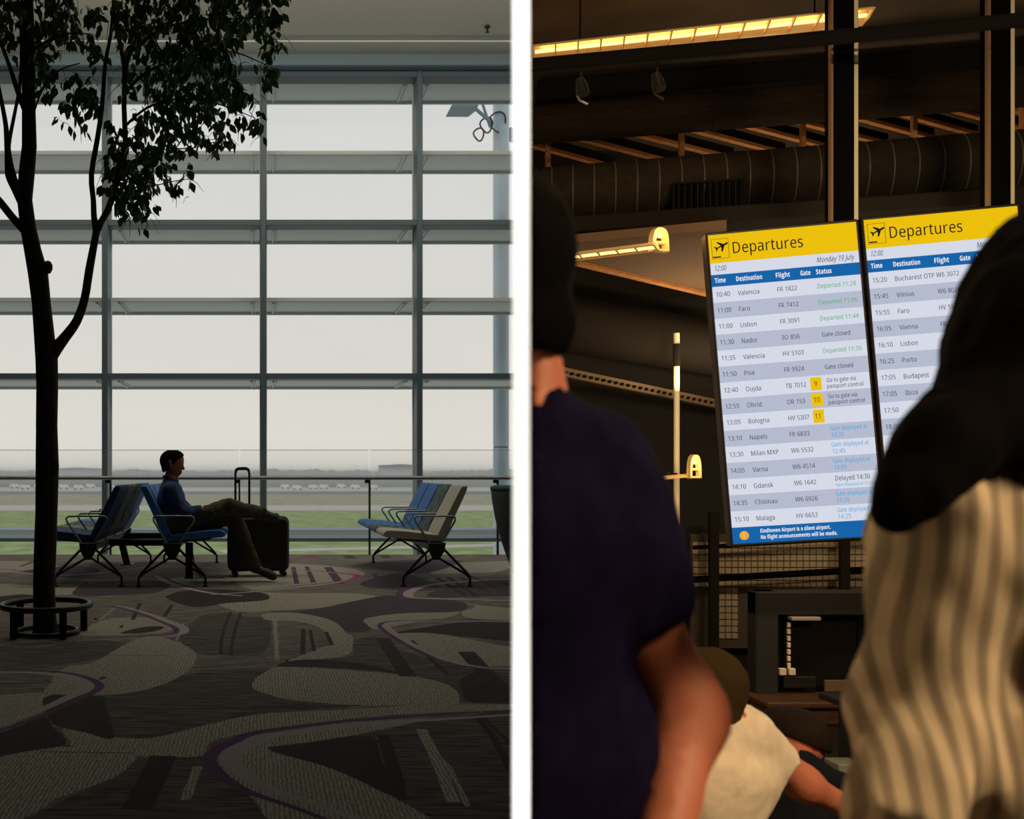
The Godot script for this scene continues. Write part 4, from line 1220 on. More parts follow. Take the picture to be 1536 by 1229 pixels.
	for c in crown:
		var poly := PackedVector2Array(c[0])
		var lo := poly[0]
		var hi := poly[0]
		for p in poly:
			lo = lo.min(p)
			hi = hi.max(p)
		var made := 0
		var tries := 0
		while made < c[1] and tries < 9000:
			tries += 1
			var p := Vector2(rng.randf_range(lo.x, hi.x), rng.randf_range(lo.y, hi.y))
			if not inside(poly, p):
				continue
			made += 1
			var o := Vector3(p.x, p.y, z + rng.randf_range(-c[2], c[2]))
			var end := o + Vector3(rng.randf_range(-0.09, 0.09), rng.randf_range(-0.12, 0.0), rng.randf_range(-0.1, 0.1))
			twigs.tube([o, (o + end) / 2 + Vector3(0, 0.015, 0), end], [0.0028, 0.002, 0.0012], 4, false)
			for k in rng.randi_range(4, 6):
				var f := rng.randf()
				var at := o.lerp(end, f) + Vector3(rng.randf_range(-0.03, 0.03), rng.randf_range(-0.01, 0.012), rng.randf_range(-0.03, 0.03))
				if not inside(poly, Vector2(at.x, at.y - 0.02)):
					continue
				var turn := Basis.from_euler(Vector3(rng.randf_range(-0.5, 0.7), rng.randf_range(-PI, PI), rng.randf_range(-0.75, 0.75)))
				spots.append(Transform3D(turn, at))
	spots.sort_custom(func(a, b): return a.origin.z > b.origin.z)
	part("twigs", twigs, M["bark"], t).set_meta("kind", "stuff")
	for k in mini(300, spots.size()):
		var o := part("leaf", [leaf, broad, small][k % 3], M["leaf green"], t)
		o.transform = spots[k]
	var many := MultiMesh.new()
	many.transform_format = MultiMesh.TRANSFORM_3D
	many.mesh = leaf
	many.instance_count = maxi(0, spots.size() - 300)
	for k in range(300, spots.size()):
		many.set_instance_transform(k - 300, spots[k])
	var rest := MultiMeshInstance3D.new()
	rest.name = "leaves"
	rest.multimesh = many
	rest.material_override = M["leaf green"]
	rest.set_meta("kind", "stuff")
	t.add_child(rest)
	# thin cord down the trunk
	g = Geo.new()
	g.tube([Vector3(-1.493, 2.279, -6.53), Vector3(-1.469, 2.103, -6.52), Vector3(-1.452, 1.886, -6.52), Vector3(-1.454, 1.538, -6.52), Vector3(-1.458, 1.19, -6.52), Vector3(-1.46, 0.843, -6.52), Vector3(-1.465, 0.495, -6.52), Vector3(-1.469, 0.212, -6.52), Vector3(-1.465, 0.042, -6.5)], [0.005], 6)
	single("cable", g, M["black plastic"], "thin dark cable running down the left side of the tree trunk", "cable")
	# ring guard: two steel rings held by four posts
	var ring := thing("tree_guard", "dark round ring guard on short posts around the tree foot", "tree guard", Vector3(-1.41, 0, -6.6))
	for a in [[0.287, 0.19, 0.02, "top_ring"], [0.205, 0.018, 0.016, "base_ring"]]:
		g = Geo.new()
		var p := []
		for k in 49:
			var w := TAU * k / 48
			p.append(Vector3(cos(w) * a[0], a[1], sin(w) * a[0]))
		g.tube(p, [a[2]], 12, false)
		part(a[3], g, M["dark steel"], ring)
	for w in [0.95, 2.25, -0.55, -2.5]:
		g = Geo.new()
		g.block(Vector3(cos(w) * 0.262, 0.09, sin(w) * 0.262), Vector3(0.042, 0.18, 0.042), 0.004)
		part("post", g, M["black paint"], ring)



# ---------------------------------------------------------------- the hall

# a louvred strip lamp from a to b: housing, glowing tube, side reflectors and cross blades
func strip_lamp(label: String, a: Vector3, b: Vector3, w: float, h: float, pitch: float, energy: float) -> Node3D:
	var t := thing("strip_lamp", label, "lamp", (a + b) / 2, "louvred strip lamps of the hall")
	var z := (b - a).normalized()
	var x := Vector3.UP.cross(z).normalized()
	var y := z.cross(x)
	var l := a.distance_to(b)
	var f := Transform3D(Basis(x, y, z), Vector3.ZERO)
	var g := Geo.new()
	g.prism([Vector2(-w / 2 - 0.004, -h / 2), Vector2(-w / 2, -h / 2 - 0.004), Vector2(-w * 0.12, h / 2 - 0.008), Vector2(w * 0.12, h / 2 - 0.008), Vector2(w / 2, -h / 2 - 0.004), Vector2(w / 2 + 0.004, -h / 2), Vector2(w * 0.14, h / 2), Vector2(-w * 0.14, h / 2)], f, -l / 2, l / 2)
	part("housing", g, M["fixture metal"], t)
	g = Geo.new()
	g.tube([f * Vector3(0, -h * 0.3, -l / 2 + 0.01), f * Vector3(0, -h * 0.3, l / 2 - 0.01)], [0.01], 10)
	part("lamp_tube", g, M["lamp warm"], t)
	for s in [-1.0, 1.0]:
		g = Geo.new()
		g.box(f * Transform3D(Basis(), Vector3(s * (w / 2 - 0.004), -h / 2, 0)), Vector3(0.010, 0.008, l), 0.002)
		part("edge_rail", g, M["fixture metal"], t)
	var count := int(l / pitch)
	for k in count + 1:
		var o := -l / 2 + l * k / count
		g = Geo.new()
		g.prism([Vector2(-w / 2, -h / 2), Vector2(-w * 0.2, -h * 0.62), Vector2(0, -h * 0.78), Vector2(w * 0.2, -h * 0.62), Vector2(w / 2, -h / 2), Vector2(w * 0.14, h * 0.25), Vector2(0, -h * 0.05), Vector2(-w * 0.14, h * 0.25)], f * Transform3D(Basis(), Vector3(0, 0, o)), -0.004, 0.004)
		part("louvre_blade", g, M["fixture metal"], t)
	for s in ([-0.35, 0.35] if l > 1.0 else []):
		g = Geo.new()
		g.tube([f * Vector3(0, h / 2, l * s), f * Vector3(0, h / 2, l * s) + Vector3(0, 3.92 - t.position.y - h / 2, 0)], [0.004], 6)
		part("hanger_rod", g, M["black paint"], t)
	var light := AreaLight3D.new()
	light.name = "strip_light"
	light.area_size = Vector2(w * 0.9, l * 0.95)
	light.transform = Transform3D(Basis(x, z, -y) if x.cross(z).dot(-y) > 0 else Basis(-x, z, -y), Vector3(0, h * 0.05, 0))
	light.light_energy = energy
	light.light_color = Color(1.0, 0.7, 0.36)
	light.area_range = 12.0
	light.shadow_enabled = true
	t.add_child(light)
	return t

func hall() -> void:
	var g := Geo.new()
	# lighter ceiling piece below the slab; its colour stands in for light on it
	for p in [
		["lit_tone_ceiling_panel", [Vector3(3.435, 3.808, -6.4), Vector3(5.46, 3.86, -7), Vector3(4.134, 3.675, -5.3), Vector3(3.215, 3.675, -5.3)], "brown ceiling piece behind the hanging posts, its lit tone put into the colour"],
	]:
		g = Geo.new()
		var q := []
		for v in p[1]:
			q.append(Vector2(v.x, v.z))
		g.prism(q, Transform3D(Basis(Vector3.RIGHT, Vector3.BACK, Vector3.DOWN), Vector3(0, 3.86, 0)), 0.0, 0.04)
		single(p[0], g, stuff("panel lit brown", rgb(146, 124, 104), 0.9), p[2], "ceiling panel")
	strip_lamp("long glowing louvred strip lamp across the top of the hall", Vector3(1.572, 3.494, -5.75), Vector3(3.216, 3.494, -5.284), 0.22, 0.04, 0.12, 0.35)
	# black cable tray under it
	g = Geo.new()
	g.bar(Vector3(1.352, 3.171, -5.2), Vector3(3.627, 3.171, -4.65), 0.05, 0.045, 0.004)
	var tray := thing("cable_tray", "black cable tray crossing in front of the hanging posts", "cable tray")
	part("rail", g, M["tray black"], tray)
	g = Geo.new()
	g.bar(Vector3(1.373, 3.221, -5.28), Vector3(3.686, 3.221, -4.726), 0.1, 0.012)
	part("tray_floor", g, M["tray black"], tray)
	# black beam and brown pipe
	g = Geo.new()
	g.bar(Vector3(1.937, 3.683, -7), Vector3(5, 3.683, -6.355), 0.3, 0.15, 0.01)
	single("ceiling_beam", g, M["tray black"], "black beam above the thick brown pipe", "beam")
	var pipe := thing("service_pipe", "thick brown horizontal pipe above the orange slats", "pipe")
	var ends := [Vector3(1.859, 3.426, -6.8), Vector3(4.781, 3.426, -6.078)]
	g = Geo.new()
	g.tube(ends, [0.125], 28)
	part("run", g, M["pipe brown"], pipe)
	for f in [0.12, 0.38, 0.63, 0.88]:
		g = Geo.new()
		var c: Vector3 = ends[0].lerp(ends[1], f)
		var d: Vector3 = (ends[1] - ends[0]).normalized()
		g.tube([c - d * 0.02, c + d * 0.02], [0.13], 28)
		part("coupling", g, M["pipe brown"], pipe)
	# two small spot heads hanging from the tray
	for k in 2:
		var at: Vector3 = [Vector3(1.671, 3.175, -5.2), Vector3(2.046, 3.182, -5.15)][k]
		var t := thing("spot_head", ["small metal spot head hanging at the upper left of the hall", "small black spot head hanging right of the metal one"][k], "lamp", at)
		g = Geo.new()
		g.tube([Vector3(0, 0, 0), Vector3(0, -0.07, 0)], [0.006], 6)
		part("stem", g, M["black plastic"], t)
		g = Geo.new()
		g.tube([Vector3(-0.01, -0.06, 0), Vector3(0.0, -0.1, 0.0), Vector3(0.006, -0.15, 0.01)], [0.018, 0.03, 0.034], 12)
		part("shade", g, M["dark steel"] if k == 0 else M["black plastic"], t)
		g = Geo.new()
		g.tube([Vector3(-0.02, -0.15, 0), Vector3(-0.012, -0.18, 0.012), Vector3(0.03, -0.2, 0.01)], [0.007], 6)
		part("yoke", g, M["brushed steel"] if k == 0 else M["black plastic"], t)
	# orange wooden slats and hangers over the big duct
	var slats := thing("slat_grid", "open grid of slanting orange wooden slats on upright hangers", "slats")
	for s in [[Vector3(1.778, 3.4, -7.02), Vector3(2.755, 3.4, -7.681)], [Vector3(2.178, 3.4, -6.95), Vector3(3.211, 3.4, -7.597)], [Vector3(2.539, 3.437, -6.95), Vector3(3.631, 3.437, -7.586)], [Vector3(2.928, 3.469, -6.95), Vector3(4.021, 3.469, -7.577)], [Vector3(3.243, 3.489, -6.9), Vector3(4.376, 3.489, -7.527)], [Vector3(3.553, 3.503, -6.85), Vector3(4.737, 3.503, -7.464)], [Vector3(3.899, 3.522, -6.8), Vector3(5.042, 3.522, -7.4)], [Vector3(4.158, 3.535, -6.75), Vector3(5.343, 3.535, -7.366)], [Vector3(4.444, 3.548, -6.7), Vector3(5.677, 3.548, -7.303)], [Vector3(4.708, 3.556, -6.65), Vector3(5.927, 3.556, -7.228)], [Vector3(4.99, 3.568, -6.6), Vector3(6.222, 3.568, -7.179)]]:
		g = Geo.new()
		g.bar(s[0], s[1], 0.042, 0.03, 0.003)
		part("slat", g, M["orange wood"], slats)
		g = Geo.new()
		g.bar(s[0] + Vector3(0, 0.07, -0.09), s[1] + Vector3(0, 0.07, -0.09), 0.02, 0.1, 0.003)
		part("backing_strip", g, M["hall dark"], slats)
	for p in [[Vector3(1.987, 3.383, -6.9), Vector3(1.987, 3.093, -6.9)], [Vector3(2.865, 3.426, -6.8), Vector3(2.865, 3.136, -6.8)], [Vector3(3.636, 3.472, -6.7), Vector3(3.636, 3.182, -6.7)], [Vector3(4.316, 3.524, -6.6), Vector3(4.316, 3.216, -6.6)], [Vector3(4.957, 3.539, -6.5), Vector3(4.957, 3.248, -6.5)]]:
		g = Geo.new()
		g.bar(p[0], p[1], 0.032, 0.032, 0.003)
		part("hanger", g, M["orange wood"], slats)
	# the big spiral duct with its seams and grille
	var duct := thing("air_duct", "large grey spiral air duct behind the boards with a grille", "duct")
	var run := [Vector3(1.815, 2.836, -6.45), Vector3(4.487, 2.836, -5.704)]
	var dir: Vector3 = (run[1] - run[0]).normalized()
	g = Geo.new()
	g.tube(run, [0.19], 40)
	part("run", g, M["duct grey"], duct)
	var long: float = run[0].distance_to(run[1])
	for k in 22:
		g = Geo.new()
		var c: Vector3 = run[0] + dir * (long * (k + 0.5) / 22.0)
		g.tube([c - dir * 0.004, c - dir * 0.002, c + dir * 0.002, c + dir * 0.004], [0.189, 0.194, 0.194, 0.189], 40, false)
		part("seam", g, stuff("duct seam", rgb(80, 75, 66), 0.6) if k == 0 else M["duct seam"], duct)
	var mid: Vector3 = Vector3(2.688, 2.724, -6)
	var fwd := Vector3.UP.cross(dir).normalized()
	fwd = fwd if fwd.z > 0 else -fwd
	var face := Transform3D(Basis(dir, Vector3.UP, fwd), mid)
	g = Geo.new()
	for s in [-1.0, 1.0]:
		g.box(face * Transform3D(Basis(), Vector3(0, s * 0.082, 0)), Vector3(0.4, 0.012, 0.06))
		g.box(face * Transform3D(Basis(), Vector3(s * 0.195, 0, 0)), Vector3(0.012, 0.17, 0.06))
	g.box(face * Transform3D(Basis(), Vector3(0, 0, -0.03)), Vector3(0.39, 0.16, 0.01))
	var grille := part("grille", g, M["tray black"], duct, "black slotted grille on the duct")
	for k in 11:
		g = Geo.new()
		g.box(face * Transform3D(Basis(Vector3.UP, 0.5), Vector3(-0.175 + 0.035 * k, 0, 0)), Vector3(0.008, 0.155, 0.045))
		part("slat", g, M["dark steel"], grille)
	g = Geo.new()
	g.bar(Vector3(1.772, 2.576, -6.3), Vector3(4.364, 2.576, -5.547), 0.34, 0.1, 0.01)
	single("cable_trunking", g, M["hall dark"], "dark square trunking running beneath the big spiral duct", "trunking")
	# soffit with an orange edge, seen from below at the left of the boards
	g = Geo.new()
	var sof := []
	for v in [Vector3(1.993, 2.447, -6.5), Vector3(3.585, 2.452, -7.85), Vector3(2.66, 2.466, -5.7), Vector3(1.896, 2.447, -6.05)]:
		sof.append(Vector2(v.x, v.z))
	g.prism(sof, Transform3D(Basis(Vector3.RIGHT, Vector3.BACK, Vector3.DOWN), Vector3(0, 2.455, 0)), -0.05, 0.0)
	var soffit := thing("soffit_panel", "brown soffit panel with an orange wooden edge left of the boards", "ceiling panel")
	part("panel", g, stuff("soffit brown", rgb(108, 88, 70), 0.85), soffit)
	g = Geo.new()
	g.bar(Vector3(1.993, 2.442, -6.5), Vector3(3.613, 2.442, -7.854), 0.05, 0.03, 0.004)
	part("edge_strip", g, M["orange wood"], soffit, "orange wooden edge strip")
	strip_lamp("short glowing strip lamp with a lit end bracket left of the boards", Vector3(1.605, 2.262, -5.6), Vector3(2.091, 2.262, -5.273), 0.16, 0.026, 0.085, 0.12)
	end_bracket("lit white end bracket at the tip of the short strip lamp", Vector3(2.133, 2.308, -5.35), 0.11, 0.13)
	strip_lamp("lowest and smallest glowing strip lamp, left of the board foot", Vector3(2.765, 1.017, -7.2), Vector3(3.039, 1.046, -7.1), 0.14, 0.022, 0.07, 0.06)
	end_bracket("lit bracket at the tip of the lowest small strip lamp", Vector3(3.06, 1.107, -7.05), 0.1, 0.17)
	# dim ducts and beams in the depth at left
	g = Geo.new()
	g.tube([Vector3(2.153, 2.235, -7.6), Vector3(3.792, 2.008, -7.9)], [0.22], 24)
	single("dark_duct", g, M["hall dark"], "dim dark round duct in the depth left of the boards", "duct")
	g = Geo.new()
	g.bar(Vector3(1.995, 1.844, -7.3), Vector3(3.897, 1.545, -7.9), 0.05, 0.065, 0.004)
	var beam := thing("perforated_beam", "grey perforated beam sloping behind the left person's shoulder", "beam")
	part("web", g, stuff("beam grey", rgb(120, 104, 84), 0.8), beam)
	g = Geo.new()
	for k in 34:
		var c: Vector3 = Vector3(1.984, 1.839, -7.26).lerp(Vector3(3.701, 1.574, -7.82), k / 33.0)
		g.tube([c, c + Vector3(0, 0, 0.02)], [0.012], 8)
	part("holes", g, M["tray black"], beam).set_meta("kind", "stuff")
	# slim pale post
	var post := thing("slim_post", "slim pale upright post in the depth left of the boards", "post", Vector3(3.083, 0, -7.4))
	g = Geo.new()
	g.tube([Vector3(0, HALL_FLOOR, 0), Vector3(0, 1.849, 0)], [0.021], 12)
	part("shaft", g, M["cream strip"], post)
	g = Geo.new()
	g.tube([Vector3(0, 1.849, 0), Vector3(0, 2.017, 0)], [0.026], 12)
	part("sleeve", g, M["hall dark"], post)
	g = Geo.new()
	g.tube([Vector3(0, 2.017, 0), Vector3(0, 2.096, 0)], [0.021], 12)
	part("tip", g, M["cream strip"], post)
	g = Geo.new()
	g.bar(Vector3(0, 1.05, 0), Vector3(2.916, 1.055, -7.17) - post.position, 0.02, 0.02)
	part("lamp_arm", g, M["hall dark"], post)
	far_wall()

func end_bracket(label: String, at: Vector3, w: float, h: float) -> void:
	var t := thing("lamp_bracket", label, "bracket", at)
	var g := Geo.new()
	var arch := smooth([Vector2(-w / 2, -h / 2), Vector2(-w * 0.46, h * 0.1), Vector2(-w * 0.3, h * 0.42), Vector2(0, h * 0.5), Vector2(w * 0.3, h * 0.42), Vector2(w * 0.46, h * 0.1), Vector2(w / 2, -h / 2)], false, 3)
	var inner := []
	for p in arch:
		inner.append(Vector2(p.x * 0.66, (p.y + h / 2) * 0.78 - h / 2))
	inner.reverse()
	g.prism(arch + inner, Transform3D(Basis(Vector3.UP, 0.3), Vector3.ZERO), -0.02, 0.02, 0.004)
	part("arch", g, M["fixture metal"], t)
	g = Geo.new()
	g.box(Transform3D(Basis(Vector3.UP, 0.3), Vector3(0, -h * 0.12, 0)), Vector3(w * 0.7, h * 0.1, 0.03), 0.004)
	g.box(Transform3D(Basis(Vector3.UP, 0.3), Vector3(0, -h * 0.45, 0)), Vector3(w, h * 0.09, 0.04), 0.004)
	part("cross_bar", g, M["fixture metal"], t)
	g = Geo.new()
	g.box(Transform3D(Basis(Vector3.UP, 0.3), Vector3(0, h * 0.2, 0)), Vector3(w * 0.4, h * 0.22, 0.02), 0.004)
	part("lamp_end", g, M["lamp warm"], t)
	var l := OmniLight3D.new()
	l.name = "bracket_light"
	l.light_color = Color(1.0, 0.7, 0.36)
	l.light_energy = 0.03
	l.light_size = 0.03
	l.omni_range = 4.0
	l.position = Vector3(0, h * 0.1, 0.08)
	l.shadow_enabled = true
	t.add_child(l)

func far_wall() -> void:
	# tiled strip of wall with square pale tiles, dark rails and posts
	var wall := thing("tiled_screen", "screen of small pale square tiles behind the booth", "tiled wall", Vector3(0, 0, -8.2))
	var s := 0.0535
	var g := Geo.new()
	g.block(Vector3(4.428, 0.087, -0.06), Vector3(1.75, 0.94, 0.04))
	part("backing", g, stuff("grout", rgb(82, 74, 62), 0.9), wall)
	var tile := Geo.new()
	tile.block(Vector3.ZERO, Vector3(0.046, 0.046, 0.016), 0.003)
	var one := tile.mesh()
	var x0: float = 3.586
	var y0: float = 0.47
	for r in 15:
		for c in 31:
			if r > 6 and not (c > 2 and c < 7):
				continue
			var o := part("tile", one, M["tile"], wall)
			o.position = Vector3(x0 + s * c, y0 - s * r, -0.03)
	var frame := thing("screen_stand", "dark rails and posts standing before the tiled screen", "stand", Vector3(0, 0, -8.0))
	for q in [[1040, 1360, 866, 0.05], [1040, 1360, 818, 0.03]]:
		g = Geo.new()
		var l: float = (q[0] - 390.0) / 1500.0 * 8.0
		var rr: float = (q[1] - 390.0) / 1500.0 * 8.0
		var y: float = 1.06 + (710.0 - q[2]) / 1500.0 * 8.0
		g.bar(Vector3(l, y - 0.02, 0), Vector3(rr, y + 0.08, 0.02), 0.04, q[3], 0.004)
		part("rail", g, M["black paint"], frame)
	for px in [1067, 1262]:
		g = Geo.new()
		var x: float = (px - 390.0) / 1500.0 * 8.0
		g.block(Vector3(x, 0.15, 0.04), Vector3(0.07, 1.2, 0.05), 0.004)
		part("post", g, M["hall dark"], frame)
	# the booth: dark counter with a recess, pale shelf edge, monitor and desk
	var b := thing("service_booth", "dark grey service booth with a black recess under the boards", "booth", Vector3(3.507, HALL_FLOOR, -6.5))
	g = Geo.new()
	g.block(Vector3(-0.38, 0.39, 0.28), Vector3(0.14, 0.78, 0.12), 0.01)
	g.block(Vector3(0.35, 0.39, 0.28), Vector3(0.22, 0.78, 0.12), 0.01)
	g.block(Vector3(0.0, 0.705, 0.28), Vector3(0.9, 0.15, 0.11), 0.01)
	part("frame", g, M["booth grey"], b)
	g = Geo.new()
	g.block(Vector3(-0.03, 0.36, 0.2), Vector3(0.6, 0.7, 0.03))
	part("recess_panel", g, M["tray black"], b)
	g = Geo.new()
	g.block(Vector3(-0.15, 0.614, 0.33), Vector3(0.18, 0.022, 0.06), 0.004)
	part("shelf_edge", g, stuff("shelf pale", rgb(160, 150, 134), 0.6), b)
	stuff("button pale", rgb(222, 212, 192), 0.5)
	for k in 7:
		g = Geo.new()
		g.block(Vector3(-0.23, 0.57 - 0.042 * k, 0.3), Vector3(0.02, 0.032, 0.02), 0.003)
		part("pale_button", g, M["button pale"], b)
	for x in [-0.285, -0.228]:
		g = Geo.new()
		g.block(Vector3(x, 0.285, 0.33), Vector3(0.042, 0.042, 0.03), 0.004)
		part("pale_box", g, M["button pale"], b)
	g = Geo.new()
	g.block(Vector3(-0.18, 0.22, 0.32), Vector3(0.2, 0.07, 0.04), 0.004)
	part("key_panel", g, M["black plastic"], b)
	g = Geo.new()
	g.block(Vector3(0.04, 0.2, 0.34), Vector3(0.14, 0.07, 0.02), 0.004)
	part("notice", g, stuff("notice brown", rgb(104, 84, 66), 0.8), b)
	g = Geo.new()
	g.block(Vector3(-0.02, 0.13, 0.42), Vector3(0.96, 0.04, 0.3), 0.01)
	g.block(Vector3(-0.02, 0.055, 0.4), Vector3(0.9, 0.11, 0.22), 0.006)
	part("desk", g, M["desk wood"], b)
	var m := thing("metal_trolley", "dim metal frame with a pale rail at the right of the booth", "trolley", Vector3(2.76, HALL_FLOOR, -4.6))
	g = Geo.new()
	g.tube([Vector3(0.05, 0, 0.02), Vector3(0.05, 0.46, 0.02)], [0.011], 8)
	part("upright", g, M["cream strip"], m)
	g = Geo.new()
	g.block(Vector3(-0.0, 0.46, 0), Vector3(0.24, 0.03, 0.26), 0.004)
	g.block(Vector3(0.0, 0.2, -0.02), Vector3(0.1, 0.4, 0.14), 0.004)
	part("case", g, M["booth grey"], m)
	g = Geo.new()
	g.block(Vector3(-0.1, 0.1, 0.05), Vector3(0.12, 0.2, 0.12), 0.004)
	part("grey_box", g, stuff("box grey", rgb(128, 132, 116), 0.7), m)


# ---------------------------------------------------------------- departure boards

func letters(g: Geo, text: String, at: Vector2, cap: float, width := 0.0, lean := 0.0, bold := false) -> void:
	var font := SystemFont.new()
	font.font_names = PackedStringArray(["Droid Sans"])
	font.font_weight = 700 if bold else 400
	var t := TextMesh.new()
	t.font = font
	t.font_size = 64
	t.pixel_size = 0.01
	t.depth = 0.0
	t.curve_step = 3.0
	t.horizontal_alignment = HORIZONTAL_ALIGNMENT_LEFT
	t.text = "D"
	var box := t.get_aabb()
	var base := box.position.y
	var k := cap / box.size.y
	t.text = text
	box = t.get_aabb()
	var kx := width / box.size.x if width > 0.0 else k * 0.86
	var a := t.surface_get_arrays(0)
	var vs: PackedVector3Array = a[Mesh.ARRAY_VERTEX]
	var idx = a[Mesh.ARRAY_INDEX]
	var order: Array = Array(idx) if idx != null and idx.size() else range(vs.size())
	for j in range(0, order.size(), 3):
		var p := []
		for q in 3:
			var c: Vector3 = vs[order[j + q]]
			var y := (c.y - base) * k
			p.append(Vector3(at.x + (c.x - box.position.x) * kx + y * lean, -at.y + y, 0.0))
		g.tri(p[0], p[1], p[2], Vector3.BACK, Vector3.BACK, Vector3.BACK)

func plate(u0: float, v0: float, u1: float, v1: float, z := 0.0) -> Geo:
	var g := Geo.new()
	g.block(Vector3((u0 + u1) / 2, -(v0 + v1) / 2, z), Vector3(u1 - u0, v1 - v0, 0.002))
	return g

func raise(g: Geo, z: float) -> Geo:
	for k in g.v.size():
		g.v[k].z += z
	return g

func board(label: String, pose: Transform3D, rows: Array) -> void:
	var b := thing("departures_board", label, "display", Vector3.ZERO, "hanging departure boards")
	b.transform = pose
	var w := 0.712
	var g := Geo.new()
	g.block(Vector3(w / 2, -0.783, -0.04), Vector3(w + 0.008, 1.572, 0.076), 0.006)
	part("casing", g, M["black plastic"], b)
	var u1 := 0.701
	var u0 := 0.006
	var head := part("header_panel", plate(u0, 0.012, u1, 0.155), M["screen yellow"], b)
	g = Geo.new()
	letters(g, "Departures", Vector2(0.118, 0.113), 0.056, 0.33)
	part("lettering", raise(g, 0.002), M["letters black"], head)
	g = Geo.new()
	for q in [[0.018, 0.034, 0.099, 0.0353], [0.018, 0.1322, 0.099, 0.1335], [0.018, 0.034, 0.0193, 0.1335], [0.0977, 0.034, 0.099, 0.1335]]:
		g.join(plate(q[0], q[1], q[2], q[3], 0.0016))
	part("icon_frame", g, M["letters black"], head)
	g = Geo.new()
	# aeroplane climbing to the right over a short runway bar
	var plane := [Vector2(0.046, 0.002), Vector2(0.04, 0.008), Vector2(0.02, 0.007), Vector2(-0.004, 0.034), Vector2(-0.013, 0.034), Vector2(0.001, 0.006), Vector2(-0.022, 0.005), Vector2(-0.032, 0.016), Vector2(-0.038, 0.016), Vector2(-0.033, 0.001), Vector2(-0.038, -0.013), Vector2(-0.032, -0.013), Vector2(-0.022, -0.002), Vector2(0.001, -0.003), Vector2(-0.013, -0.03), Vector2(-0.004, -0.03), Vector2(0.02, -0.004), Vector2(0.04, -0.004)]
	g.prism(plane, Transform3D(Basis(Vector3.BACK, 0.42).scaled(Vector3(0.82, 0.82, 1.0)), Vector3(0.063, -0.074, 0.0012)), 0.0, 0.001)
	g.join(plate(0.021, 0.122, 0.058, 0.1285, 0.0016))
	part("pictogram", g, M["letters black"], head)
	var strip := part("date_strip", plate(u0, 0.155, u1, 0.213), M["screen pale"], b)
	g = Geo.new()
	letters(g, "12:00", Vector2(0.022, 0.194), 0.026, 0.055, 0.2)
	letters(g, "Monday 19 July", Vector2(0.505, 0.197), 0.026, 0.172, 0.2)
	part("lettering", raise(g, 0.002), M["letters grey"], strip)
	var names := part("column_heading", plate(u0, 0.213, u1, 0.273), M["screen blue"], b)
	g = Geo.new()
	for q in [["Time", 0.02, 0.052], ["Destination", 0.122, 0.122], ["Flight", 0.309, 0.066], ["Gate", 0.424, 0.047], ["Status", 0.497, 0.072]]:
		letters(g, q[0], Vector2(q[1], 0.254), 0.024, q[2], 0.0, true)
	part("lettering", raise(g, 0.002), M["letters white"], names)
	for k in 15:
		var v := 0.273 + 0.0801 * k
		var r := part("timetable_row", plate(u0, v, u1, v + 0.0801), M["screen pale"] if k % 2 == 0 else M["screen band"], b)
		if k >= rows.size():
			continue
		var row = rows[k]
		g = Geo.new()
		letters(g, row[0], Vector2(0.022, v + 0.051), 0.023)
		letters(g, row[1], Vector2(0.124, v + 0.052), 0.023)
		letters(g, row[2], Vector2(0.311, v + 0.051), 0.0225)
		part("lettering", raise(g, 0.002), M["letters grey"], r)
		var say: String = row[3]
		g = Geo.new()
		if say.begins_with("Departed"):
			letters(g, say, Vector2(0.498, v + 0.052), 0.022, 0.178)
			part("lettering", raise(g, 0.002), M["letters green"], r)
		elif say.begins_with("Gate displayed at") :
			letters(g, "Gate displayed at", Vector2(0.5, v + 0.034), 0.021, 0.17)
			letters(g, say.substr(18), Vector2(0.502, v + 0.066), 0.021)
			part("lettering", raise(g, 0.002), M["letters cyan"], r)
		elif say.begins_with("Delayed"):
			letters(g, "Delayed 14:30", Vector2(0.504, v + 0.04), 0.024, 0.158)
			part("lettering", raise(g, 0.002), M["letters black"], r)
			g = Geo.new()
			letters(g, "Gate displayed at 13:20", Vector2(0.504, v + 0.068), 0.014, 0.17)
			part("lettering", raise(g, 0.002), M["letters cyan"], r)
		elif say.begins_with("Go to"):
			letters(g, "Go to gate via", Vector2(0.503, v + 0.036), 0.02, 0.134)
			letters(g, "passport control", Vector2(0.503, v + 0.066), 0.02, 0.166)
			part("lettering", raise(g, 0.002), M["letters black"], r)
		elif say:
			letters(g, say, Vector2(0.5, v + 0.052), 0.022, 0.13)
			part("lettering", raise(g, 0.002), M["letters black"], r)
		if row.size() > 4:
			part("gate_tag", plate(0.427, v + 0.008, 0.478, v + 0.072, 0.0014), M["screen yellow"], r)
			g = Geo.new()
			letters(g, row[4], Vector2(0.4525 - 0.0085 * row[4].length(), v + 0.051), 0.024)
			part("lettering", raise(g, 0.0034), M["letters black"], r)
	var foot := part("notice_bar", plate(u0, 1.4745, u1, 1.555), M["screen blue"], b)
	g = Geo.new()
	letters(g, "Eindhoven Airport is a silent airport.", Vector2(0.137, 1.507), 0.019, 0.326, 0.0, true)
	letters(g, "No flight announcements will be made.", Vector2(0.137, 1.538), 0.019, 0.355, 0.0, true)
	part("lettering", raise(g, 0.002), M["letters white"], foot)
	g = Geo.new()
	g.tube([Vector3(0.06, -1.516, 0.0), Vector3(0.06, -1.516, 0.002)], [0.022], 28)
	part("warning_sign", g, M["sign amber"], foot)
	g = Geo.new()
	letters(g, "!", Vector2(0.0565, 1.526), 0.025)
	part("lettering", raise(g, 0.0025), M["letters white"], foot)
	var l := AreaLight3D.new()
	l.name = "screen_light"
	l.area_size = Vector2(0.66, 1.5)
	l.light_energy = 0.1
	l.light_color = Color(0.85, 0.9, 1.0)
	l.area_range = 8.0
